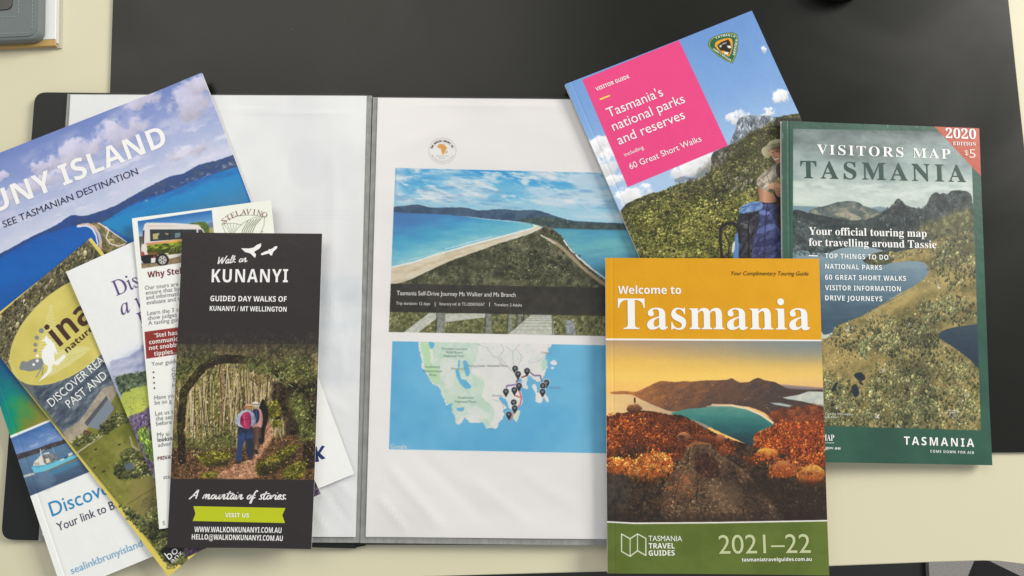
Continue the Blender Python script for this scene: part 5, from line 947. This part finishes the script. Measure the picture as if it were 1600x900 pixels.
for p in ([(205, 712), (225, 705), (238, 722), (222, 730)], [(198, 745), (212, 738), (220, 768), (206, 775)], [(150, 738), (160, 732), (152, 756), (142, 760)]): A.poly(p, (34, 44, 52), sm=True)
A.line([(236, 548), (246, 560), (250, 540), (300, 512), (340, 492), (385, 470)], 1.8, (190, 178, 142), a=.75, rough=.6); A.line([(118, 602), (160, 606), (220, 590)], 1.8, (186, 174, 136), a=.6, rough=.8)
for x, y, n_, f in ((190, 585, 50, 7), (360, 575, 36, 6), (375, 590, 16, 3), (340, 490, 14, 8), (445, 468, 24, 6), (285, 700, 40, 7), (275, 728, 30, 5), (165, 800, 36, 5), (270, 825, 50, 6), (480, 820, 110, 12), (500, 790, 60, 9), (520, 770, 40, 6), (330, 856, 20, 4), (140, 780, 16, 4), (240, 700, 12, 3)):
    A.dabs([(x - f, y - f * .6), (x + f, y - f * .6), (x + f, y + f * .6), (x - f, y + f * .6)], n_, .75, [(196, 190, 182), (168, 160, 148), (214, 210, 206)], asp=.7, seed=n_ + x, a=.85, feather=f * .3)
A.frame(1200, 180, 3.214); A.end(IM); A.poly([(818, 40), (1075, 40), (1075, 312), (1058, 296)], (188, 84, 62))
for x in (600, 745): A.line([(x, 47), (x + 1, 62)], 3, (160, 186, 172), a=.6)
for x, y in ((72, 90), (70, 300), (71, 520)): A.line([(x, y), (x, y + 24)], 4, (170, 190, 178), a=.5, rough=1)
mGM = A.material('touring_map_print', .36)
G_ = booklet('folded_map', GM, mGM, .0031, 'dark green folded touring map with a lake picture and red corner, at the far right', 'map', 'travel booklets and maps on the desk', crease=.00015)
def T(s_, st, a, b, c, col=WH, nm='lettering', res=3, sp_=1.0): return text(GM, G_, s_, st, a, b, c, col, nm, res, sp_)
T('VISITORS MAP', 'S', (1276, 241), (1484.5, 248.5), 15, WH, 'title_lettering', 4, 1.25)
T('TASMANIA', 'S', (1251, 278), (1509, 284.5), 26.5, (38, 72, 62), 'title_lettering', 4, 1.3)
T('Your official touring map', 'S', (1263.5, 366.7), (1447.5, 370.4), 11.6, WH, 'subtitle_lettering'); T('for travelling around Tassie', 'S', (1263.5, 384), (1462.5, 388), 11.6, WH, 'subtitle_lettering')
for s_, y0, x1, y1 in (('TOP THINGS TO DO', 403.6, 1387.5, 406), ('NATIONAL PARKS', 420, 1377.5, 422), ('60 GREAT SHORT WALKS', 437, 1415, 439), ('VISITOR INFORMATION', 453.3, 1407, 455.3), ('DRIVE JOURNEYS', 469.3, 1378, 470.8)): T(s_, 'B', (1288.7, y0), (x1, y1), 7.6, (232, 236, 236), 'list_lettering', 2, 1.1)
patch(GM, G_, [(1263, 398.6), (1277, 399), (1277, 400.6), (1263, 400.2)], WH, 'white_rule')
T('2020', 'S', (1477, 215.8), (1524.5, 217.6), 15, WH, 'corner_lettering', 4); T('EDITION', 'S', (1488.5, 227), (1524.5, 228.3), 5.6, WH, 'corner_lettering', 2, 1.1); T('$', 'B', (1506.5, 242.5), (1512.5, 242.7), 8, (238, 210, 196), 'corner_lettering'); T('5', 'P', (1514, 246.8), (1524, 247), 13.5, (238, 210, 196), 'corner_lettering')
T('TASMANIA', 'B', (1412, 694.5), (1521.5, 698.2), 12.4, WH, 'logo_lettering', 3, 1.35); T('COME DOWN FOR AIR', 'B', (1453, 706.8), (1521.5, 709.2), 4, (226, 232, 228), 'logo_lettering', 2, 1.25)
T('VISITORS MAP', 'S', (1238, 686.5), (1303, 688.5), 9, WH, 'logo_lettering', 2); T('parks.tas.gov.au', 'S', (1252, 700), (1313, 702.2), 4.6, WH, 'website_lettering', 2)
patch(GM, G_, [(1240, 690.6), (1303, 691.6), (1303, 692.2), (1240, 691.2)], WH, 'white_rule')
T('Lake Lilla and Cradle Mountain', 'P', (1252, 646.5), (1332, 648.8), 3.2, (214, 214, 204), 'caption_lettering', 2); T('Adventure Trails Hut', 'P', (1252, 652), (1308, 653.5), 3.2, (214, 214, 204), 'caption_lettering', 2)

# ---- ochre touring guide
WE = Sheet([(947, 402.8), (1285, 404.5), (1289, 893.5), (948, 900)], [16, 17.8, 15.8, 13.8], waves=[(0, 1, .1, .5), (0, 0, .25, .9), (1, 0, .2, .8), (.5, .45, .4, .5)])
A = Art(WE, 1.9); A.all(tex([(0, (217, 154, 0)), (1, (225, 162, 6))], 80, 3, 241))
A.frame(930, 390, 3.332)
A.poly([(40, 462), (1200, 469), (1200, 1500), (40, 1500)], WH)
SKY = lambda X, Y: ramp((Y - 532) / 78 + (fbm(X / 5, Y, 12, 4, 243) - .5) * .14, [(0, (176, 146, 116)), (.2, (208, 168, 104)), (.45, (236, 190, 92)), (.75, (246, 204, 104)), (1, (246, 192, 106))])
A.begin(); A.poly([(40, 471), (1200, 477), (1200, 1500), (40, 1500)], SKY, soft=.6)
A.put(np.arange(len(A.X)), np.clip(sstep(950, 1300, A.X) * sstep(588, 535, A.Y) * ((A.Y > 532.5)) * .9, 0, 1), (120, 134, 138))
A.put(np.arange(len(A.X)), np.clip(sstep(1080, 1290, A.X) * sstep(560, 612, A.Y) * (A.Y > 560) * .4, 0, 1), (206, 170, 140))
A.poly([(40, 752), (300, 750), (700, 800), (640, 900), (500, 980), (40, 980)], lambda X, Y: ramp((X - 948) / 140 + (fbm(X / 4, Y, 8, 4, 245) - .5) * .3, [(0, (240, 200, 130)), (.5, (212, 176, 132)), (1, (150, 140, 124))]))
A.poly([(940, 700), (1200, 720), (1200, 745), (960, 720)], (150, 128, 124), soft=2); A.poly([(960, 715), (1190, 728), (1190, 760), (1000, 750)], (120, 104, 104), soft=2)
A.poly([(75, 742), (150, 736), (210, 740), (260, 720), (310, 695), (345, 684), (400, 688), (430, 690), (460, 684), (500, 688), (560, 681), (620, 680), (680, 678), (712, 670), (740, 688), (765, 692), (800, 688), (845, 667), (880, 680), (930, 688), (960, 702), (1000, 722), (1100, 730), (1200, 740), (1200, 900), (960, 900), (880, 850), (800, 820), (640, 808), (560, 830), (400, 842), (330, 820), (240, 780), (190, 755), (90, 752)],
       lambda X, Y: ramp((fbm(X + Y, Y, 9, 6, 247, .6) - .5) * .5 + (X - 950) / 340 + (Y - 600) * .004, [(0, (196, 128, 66)), (.25, (150, 98, 60)), (.5, (108, 76, 58)), (.8, (76, 62, 58)), (1, (70, 56, 54))]), rough=.6, size=5)
A.dabs([(200, 745), (345, 690), (560, 690), (860, 680), (1000, 730), (1160, 742), (1160, 830), (900, 850), (640, 800), (400, 835)], 900, 1.2, [(120, 82, 58), (92, 68, 56), (150, 102, 64), (74, 58, 54)], asp=.5, rot=24, seed=248, a=.35, lit=.5)
A.dabs([(240, 780), (330, 740), (460, 760), (420, 800), (400, 842), (330, 820)], 120, 1.3, [(190, 122, 62), (160, 100, 54)], asp=.5, rot=20, seed=249, a=.5)
A.poly([(975, 770), (1060, 755), (1110, 738), (1200, 740), (1200, 822), (1080, 790), (1000, 778)], tex([(0, (178, 186, 180)), (1, (204, 204, 186))], 10, 3, 249)); A.poly([(910, 797), (960, 798), (1030, 812), (1010, 820), (940, 808)], (164, 178, 172)); A.poly([(1050, 820), (1075, 822), (1070, 830), (1052, 828)], (150, 160, 156))
A.poly([(960, 830), (1200, 820), (1200, 1000), (980, 960), (900, 860)], tex([(0, (78, 42, 28)), (.6, (120, 62, 36)), (1, (156, 86, 48))], 7, 5, 251), soft=6, rough=2)
A.frame(930, 620, 3.213)
A.poly([(380, 85), (470, 60), (560, 52), (590, 40), (700, 44), (800, 72), (870, 110), (912, 148), (860, 160), (820, 175), (800, 210), (790, 245), (700, 210), (600, 165), (520, 125)], lambda X, Y: ramp((Y - 632) / 62 + (fbm(X / 3, Y, 8, 4, 253) - .5) * .3, [(0, (100, 148, 134)), (.3, (62, 128, 120)), (.6, (42, 96, 98)), (1, (34, 58, 66))]), rough=.6)
A.line([(588, 41), (680, 42), (760, 58), (830, 88), (880, 122), (912, 149)], 11, (232, 204, 168)); A.line([(560, 48), (600, 40), (680, 38)], 4, (196, 150, 110))
A.frame(940, 520, 2.903)
OR = [(200, 92, 34), (164, 68, 24), (120, 48, 20), (224, 124, 52), (78, 34, 18)]; BR_ = [(92, 46, 24), (64, 34, 22), (120, 60, 30), (44, 28, 20)]; DKB = [(48, 38, 28), (34, 28, 22), (66, 50, 36), (84, 64, 44)]
A.poly([(15, 385), (60, 372), (110, 362), (180, 352), (240, 358), (300, 372), (360, 372), (400, 392), (460, 425), (520, 458), (600, 488), (700, 512), (760, 520), (1020, 560), (1020, 860), (15, 860)], tex([(0, (36, 28, 22)), (.6, (58, 44, 32)), (1, (84, 62, 42))], 9, 5, 257), rough=1, size=5)
A.dabs([(15, 560), (300, 540), (480, 520), (700, 540), (1010, 580), (1010, 850), (15, 850)], 4600, 1.2, DKB, asp=1.4, seed=258, a=.75, lit=.4)
A.poly([(690, 470), (700, 455), (760, 432), (800, 420), (840, 385), (900, 378), (1020, 385), (1020, 605), (920, 585), (800, 540), (700, 520)], (132, 58, 28), rough=1, size=5)
A.dabs([(690, 470), (760, 432), (840, 388), (1010, 380), (1010, 605), (920, 585), (800, 545), (690, 520)], 4200, .85, OR + [(150, 60, 30)], asp=1.8, rot=0, seed=261, a=.85, lit=.45)
A.poly([(820, 385), (850, 372), (1010, 376), (1010, 400), (830, 405)], (104, 56, 40), a=.6, soft=4)
A.poly([(15, 400), (60, 385), (110, 372), (180, 358), (250, 362), (330, 380), (400, 400), (500, 460), (560, 480), (600, 540), (320, 580), (15, 600)], (104, 50, 26), rough=1, size=5)
A.dabs([(15, 400), (110, 372), (250, 362), (400, 396), (520, 462), (620, 500), (640, 560), (330, 560), (15, 590)], 4600, .9, BR_ + [(146, 70, 32)], asp=1.2, seed=262, a=.85, lit=.45)
A.dabs([(15, 400), (80, 382), (180, 390), (200, 430), (120, 470), (15, 480)], 1700, .85, OR, seed=263, a=.9, lit=.45, feather=6); A.dabs([(200, 440), (290, 450), (340, 480), (300, 520), (220, 500)], 300, 1.2, OR, seed=264, a=.8, lit=.45, feather=6)
A.dabs([(15, 470), (80, 480), (100, 540), (15, 580)], 260, 1.2, OR, seed=265, a=.7, feather=5); A.dabs([(30, 610), (100, 520), (330, 520), (330, 560), (180, 550), (60, 600)], 700, 1.2, [(44, 30, 20), (60, 38, 24)], seed=266, a=.8, feather=4)
A.poly([(25, 610), (50, 580), (110, 572), (150, 578), (190, 555), (240, 542), (300, 556), (326, 590), (315, 630), (250, 660), (180, 650), (60, 640), (25, 630)], (160, 72, 26), rough=1.5, size=4)
A.dabs([(25, 610), (50, 580), (110, 572), (150, 578), (190, 555), (240, 542), (300, 556), (330, 590), (318, 640), (250, 690), (150, 670), (25, 640)], 2600, .8, [(228, 140, 60), (204, 108, 40), (168, 78, 28), (240, 176, 96)], asp=1.8, seed=267, a=.9, lit=.4, feather=3, fy=lambda X, Y: np.clip(1.25 - (Y - 710) * .02, .35, 1.2))
RK = lambda n, a=(54, 40, 30), b=(140, 104, 74): (lambda X, Y: ramp(fbm(X, Y, 5, 6, n, .72) * 1.7 - .4, [(0, a), (.5, tuple((p + q) / 2 * .92 for p, q in zip(a, b))), (1, b)]))
A.poly([(280, 700), (320, 640), (350, 600), (372, 560), (385, 525), (400, 508), (450, 496), (500, 504), (530, 545), (600, 590), (660, 640), (720, 710), (780, 780), (830, 850), (290, 850)], RK(268), rough=1.2, size=5)
A.dabs([(250, 850), (280, 690), (340, 600), (380, 520)], 260, 1.4, DKB + BR_, seed=281, a=.8, feather=9, mod=.3); A.dabs([(520, 540), (700, 660), (860, 850), (780, 850), (640, 700)], 500, 1.3, DKB, seed=282, a=.75, feather=7)
A.dabs([(290, 700), (340, 610), (385, 525), (450, 500), (520, 540), (660, 640), (810, 845), (290, 845)], 1300, 1.3, [(96, 74, 52), (70, 54, 38), (124, 98, 70), (52, 40, 30), (146, 118, 88)], seed=269, a=.7, lit=.4)
A.dabs([(300, 690), (340, 640), (400, 640), (430, 700), (380, 740)], 420, .8, [(176, 84, 34), (130, 60, 28), (96, 46, 24)], seed=283, a=.75, feather=9); A.dabs([(560, 600), (640, 600), (720, 680), (660, 700)], 260, .8, [(120, 64, 34), (88, 50, 30), (60, 40, 28)], seed=284, a=.7, feather=9)
A.poly([(415, 560), (440, 545), (500, 556), (524, 590), (530, 650), (480, 662), (432, 642), (418, 600)], (58, 36, 28), rough=.8, soft=5); A.dabs([(420, 560), (500, 556), (528, 600), (530, 650), (480, 660), (430, 640)], 300, 1.2, [(84, 52, 38), (60, 38, 28), (44, 28, 22)], asp=2, rot=-20, seed=270, a=.7)
A.line([(388, 516), (420, 500), (480, 500)], 12, (168, 104, 62), a=.75, rough=1, soft=3); A.line([(512, 560), (560, 600), (545, 660)], 8, (126, 94, 70), a=.7, rough=1, soft=3); A.line([(520, 548), (620, 610), (700, 690), (790, 800)], 6, (124, 96, 68), a=.5, rough=1.5, soft=3); A.line([(420, 560), (410, 620), (470, 660), (530, 660)], 5, (120, 90, 66), a=.6, rough=1, soft=2)
A.dabs([(480, 690), (640, 660), (730, 760), (740, 830), (520, 840)], 500, .8, [(160, 136, 108), (130, 104, 78), (88, 68, 50)], seed=271, a=.6, feather=8); A.dabs([(330, 650), (400, 660), (400, 700), (340, 690)], 120, 1, [(160, 78, 40), (120, 60, 34)], seed=272, a=.7, feather=5)
A.poly([(15, 660), (120, 650), (130, 760), (60, 850), (15, 850)], tex([(0, (40, 34, 30)), (1, (74, 62, 52))], 8, 4, 273), sm=True, a=.8, soft=6)
for P in ([(400, 520), (392, 580), (350, 660), (330, 760)], [(540, 655), (560, 720), (640, 790), (650, 850)], [(600, 600), (620, 680), (700, 760)], [(440, 670), (430, 740), (470, 850)], [(300, 740), (360, 760), (420, 840)], [(500, 505), (520, 545), (512, 560)]): A.line(P, 4, (26, 20, 16), a=.75, rough=1.6, size=5, soft=1.5); A.line([(x + 5, y + 3) for x, y in P], 3, (136, 108, 80), a=.45, rough=1.6, size=5, soft=1.5)
A.poly([(560, 600), (640, 660), (760, 800), (700, 850), (600, 760), (540, 680)], (40, 30, 24), a=.5, soft=14, rough=3); A.poly([(330, 640), (400, 600), (420, 680), (360, 740)], (150, 116, 82), a=.3, soft=14, rough=3); A.poly([(470, 690), (580, 680), (640, 760), (540, 800)], (150, 120, 88), a=.3, soft=14, rough=3)
def boulder(x0, y0, x1, y1, top=(226, 164, 82), low=(110, 50, 24), n=1):
    cx, cy, rx, ry = (x0 + x1) / 2, (y0 + y1) / 2, (x1 - x0) / 2, (y1 - y0) / 2; Y0, Y1 = 520 + y0 / 2.903, 520 + y1 / 2.903
    pts = [(cx + rx * math.cos(t) * (1 + .1 * math.sin(3 * t + n)), cy + ry * math.sin(t) * (1 + .12 * math.cos(2 * t + n))) for t in np.linspace(0, 2 * math.pi, 12)[:-1]]
    A.poly(pts, lambda X, Y: ramp((Y - Y0) / (Y1 - Y0) + (fbm(X, Y, 4, 5, 280 + n, .7) - .5) * .9, [(0, top), (.35, tuple((a + b) / 2 for a, b in zip(top, low))), (1, low)]), rough=.6, size=4)
boulder(112, 322, 182, 362, (176, 116, 72), (70, 40, 28), 1); boulder(62, 362, 86, 380, (110, 60, 40), (60, 34, 26), 2)
boulder(340, 452, 400, 492, (206, 138, 88), (76, 42, 28), 3); A.ell(362, 472, 14, 9, (74, 44, 32)); boulder(515, 460, 560, 505, (190, 112, 66), (96, 48, 30), 4); boulder(530, 515, 566, 560, (160, 86, 48), (90, 44, 28), 5); boulder(440, 462, 520, 500, (150, 76, 44), (70, 36, 26), 12)
boulder(698, 520, 800, 580, (236, 176, 70), (150, 62, 26), 6); boulder(650, 560, 720, 600, (130, 66, 38), (70, 38, 26), 7); boulder(750, 576, 920, 655, (196, 130, 74), (130, 56, 24), 8); boulder(880, 600, 1012, 690, (226, 166, 76), (120, 52, 22), 9)
A.dabs([(640, 575), (800, 560), (820, 590), (700, 600)], 200, 1, OR + BR_, asp=1.5, seed=294, a=.85, feather=4); A.dabs([(690, 555), (800, 560), (800, 585), (690, 580)], 120, .9, OR, seed=295, a=.85, feather=3)
A.dabs([(750, 620), (900, 590), (920, 650), (760, 660)], 200, 1, OR, asp=1.5, seed=290, a=.7, feather=3); A.dabs([(880, 640), (1010, 640), (1010, 690), (880, 670)], 160, 1, [(190, 90, 34), (140, 64, 26)], seed=291, a=.7, feather=3); A.dabs([(800, 575), (870, 560), (1010, 600), (920, 610)], 200, 1.2, OR, seed=292, a=.85)
A.poly([(640, 690), (760, 660), (880, 670), (1012, 690), (1012, 850), (840, 850), (760, 760)], (44, 33, 24), a=.75, soft=10, rough=3); A.dabs([(680, 680), (1010, 690), (1010, 845), (840, 845), (760, 760)], 700, 1.1, DKB, seed=293, a=.6)
A.poly([(148, 318), (146, 302), (150, 294), (154, 302), (153, 320)], (34, 22, 20)); A.ell(150, 296, 3, 3, (30, 20, 18))
A.poly([(15, 800), (400, 830), (1012, 815), (1012, 870), (15, 870)], (34, 28, 22), a=.5, soft=14)
A.frame(930, 390, 3.332); A.end([(20, 471), (1250, 477), (1250, 1500), (20, 1500)]); A.frame(930, 620, 3.213)
A.poly([(30, 622), (200, 631), (600, 628), (1200, 617), (1200, 900), (30, 920)], WH)
A.poly([(30, 629), (200, 638), (600, 635), (1200, 624), (1200, 910), (30, 930)], tex([(0, (88, 104, 36)), (1, (98, 114, 44))], 40, 3, 275))
for P in ([(132, 688), (175, 712), (212, 688), (254, 710), (254, 796), (212, 772), (175, 800), (132, 776), (132, 688)],): A.line(P, 5, (236, 238, 226))
A.line([(175, 712), (175, 800)], 4, (236, 238, 226)); A.line([(212, 690), (212, 772)], 4, (236, 238, 226))
mWE = A.material('touring_guide_print', .38)
W_ = booklet('travel_booklet', WE, mWE, .0026, 'ochre and olive touring guide with an orange coast sunset photo', 'booklet', 'travel booklets and maps on the desk')
def T(s_, st, a, b, c, col=WH, nm='lettering', res=3, sp_=1.0): return text(WE, W_, s_, st, a, b, c, col, nm, res, sp_)
T('Your Complimentary Touring Guide', 'O', (1142.5, 430), (1263, 430.5), 6.3, (62, 46, 20), 'tagline_lettering'); T('Welcome to', 'B', (965.5, 459), (1064, 459.3), 12.2, WH, 'heading_lettering', 4)
T('Tasmania', 'S', (965.5, 514), (1265.5, 515), 48, WH, 'title_lettering', 6)
PG = (240, 242, 230)
T('TASMANIA', 'P', (1013, 845), (1065.5, 845.3), 8, PG, 'logo_lettering'); T('TRAVEL', 'B', (1013.4, 856.6), (1054, 856.6), 8, PG, 'logo_lettering'); T('GUIDES', 'B', (1013.4, 868), (1054, 867.6), 8, PG, 'logo_lettering')
T('2021\u201322', 'P', (1123, 865), (1266.5, 863.4), 28.5, (196, 202, 156), 'year_lettering', 5); T('tasmaniatravelguides.com.au', 'B', (1158.8, 877), (1268, 876), 5.4, PG, 'website_lettering')

# ================================================================== NOTEBOOK AND CASE, TOP LEFT
NB = Sheet([(-170, -200), (88.5, -200), (88, 65), (-170, 76)], [4.4] * 4)
nb = root('notebook', (NB.c[0], NB.c[1], 0), NB.ang, 'white covered notebook with an ochre strip along its lower edge, in the top left corner', 'notebook')
hw, hh = NB.w / 2, NB.h / 2
box('back_board', -hw, hw + .0022, -hh - .0034, hh, .0002, .0014, mat('grey_board', (.50, .48, .40), .7, .3), nb)
box('pages', -hw, hw + .0008, -hh - .0006, hh, .0014, .0034, M['page_edge'], nb)
box('front_cover', -hw, hw, -hh + .0018, hh, .0034, .0044, mat('white_cover_board', (.78, .78, .77), .45, .4), nb, bev=.0002)
box('binding_strip', -hw, hw, -hh - .0028, -hh + .0017, .0014, .0042, mat('ochre_binding', (.52, .33, .12), .5, .3, bump=(300, .0005, (.1, 1, 1))), nb, bev=.0003)
LE = mat('grey_leather', (.155, .178, .178), .55, .4, bump=(1400, .0002), vary=(60, .08))
zc0 = .0047; c0 = at(63, 62, .010)
PC = root('leather_case', (c0[0], c0[1], zc0), math.radians(2.6), 'grey stitched leather case with rounded corner, lying on the white notebook', 'case')
box('case_body', -.076, 0, 0, .15, 0, .006, LE, PC, r=.007, seg=10, bev=.0014)
box('case_panel', -.0745, -.0022, .0022, .1478, .006, .0066, LE, PC, r=.006, seg=10, bev=.0004)
box('dark_window', -.07, -.0185, .0215, .13, .0066, .0072, mat('dark_glass_window', (.02, .02, .018), .15, .5), PC, r=.004, seg=8, bev=.0003)
V, F = [], []
def stitch(x, y, a):
    c, s_ = math.cos(a), math.sin(a); b0 = len(V); L2, W2 = .0008, .00022
    for z in (.0066, .0069):
        for u, w in ((-L2, -W2), (L2, -W2), (L2, W2), (-L2, W2)): V.append((x + u * c - w * s_, y + u * s_ + w * c, z))
    for f in ((4, 5, 6, 7), (0, 1, 5, 4), (1, 2, 6, 5), (2, 3, 7, 6), (3, 0, 4, 7)): F.append(tuple(b0 + i for i in f))
for k in range(26): stitch(-.0085 - k * .0026, .0046, .15)
for k in range(50): stitch(-.0048, .0085 + k * .0026, math.pi / 2 + .15)
for k in range(20): stitch(-.0172 - k * .0026 if k else -.0172, .0165, .15)
for k in range(40): stitch(-.0142, .0195 + k * .0026, math.pi / 2 + .15)
so = obj('stitching', V, F, mat('grey_thread', (.32, .33, .32), .8, .2), PC); so['kind'] = 'stuff'

# a rounded black foot that just enters the picture above the mat
p = at(1310, -22, .004); ft = root('stand_foot', (p[0], p[1], .0022), 0, 'black rounded foot just entering at the top edge on the desk mat', 'stand')
V, F = [], []; n = 32; prof = [(.010, 0), (.0112, .001), (.0112, .010), (.010, .012), (.006, .013)]
for r_, z in prof:
    for k in range(n): a = 2 * math.pi * k / n; V.append((1.6 * r_ * math.cos(a), r_ * math.sin(a), z))
for L_ in range(len(prof) - 1):
    for k in range(n): j = (k + 1) % n; F.append((L_ * n + k, L_ * n + j, (L_ + 1) * n + j, (L_ + 1) * n + k))
F.append(tuple(range((len(prof) - 1) * n, len(prof) * n)))
obj('rubber_pad', V, F, M['cover'], ft, smooth=False)
for nm_, s_ in (('LP', LP), ('RP', RP), ('BR', BR), ('IN', IN), ('LV', LV), ('SV', SV), ('KU', KU), ('NP', NP), ('GM', GM), ('WE', WE)):
    print(nm_, 'w %.1f h %.1f ang %.1f res %.1fpx' % (s_.w * 1000, s_.h * 1000, math.degrees(s_.ang), s_.res))
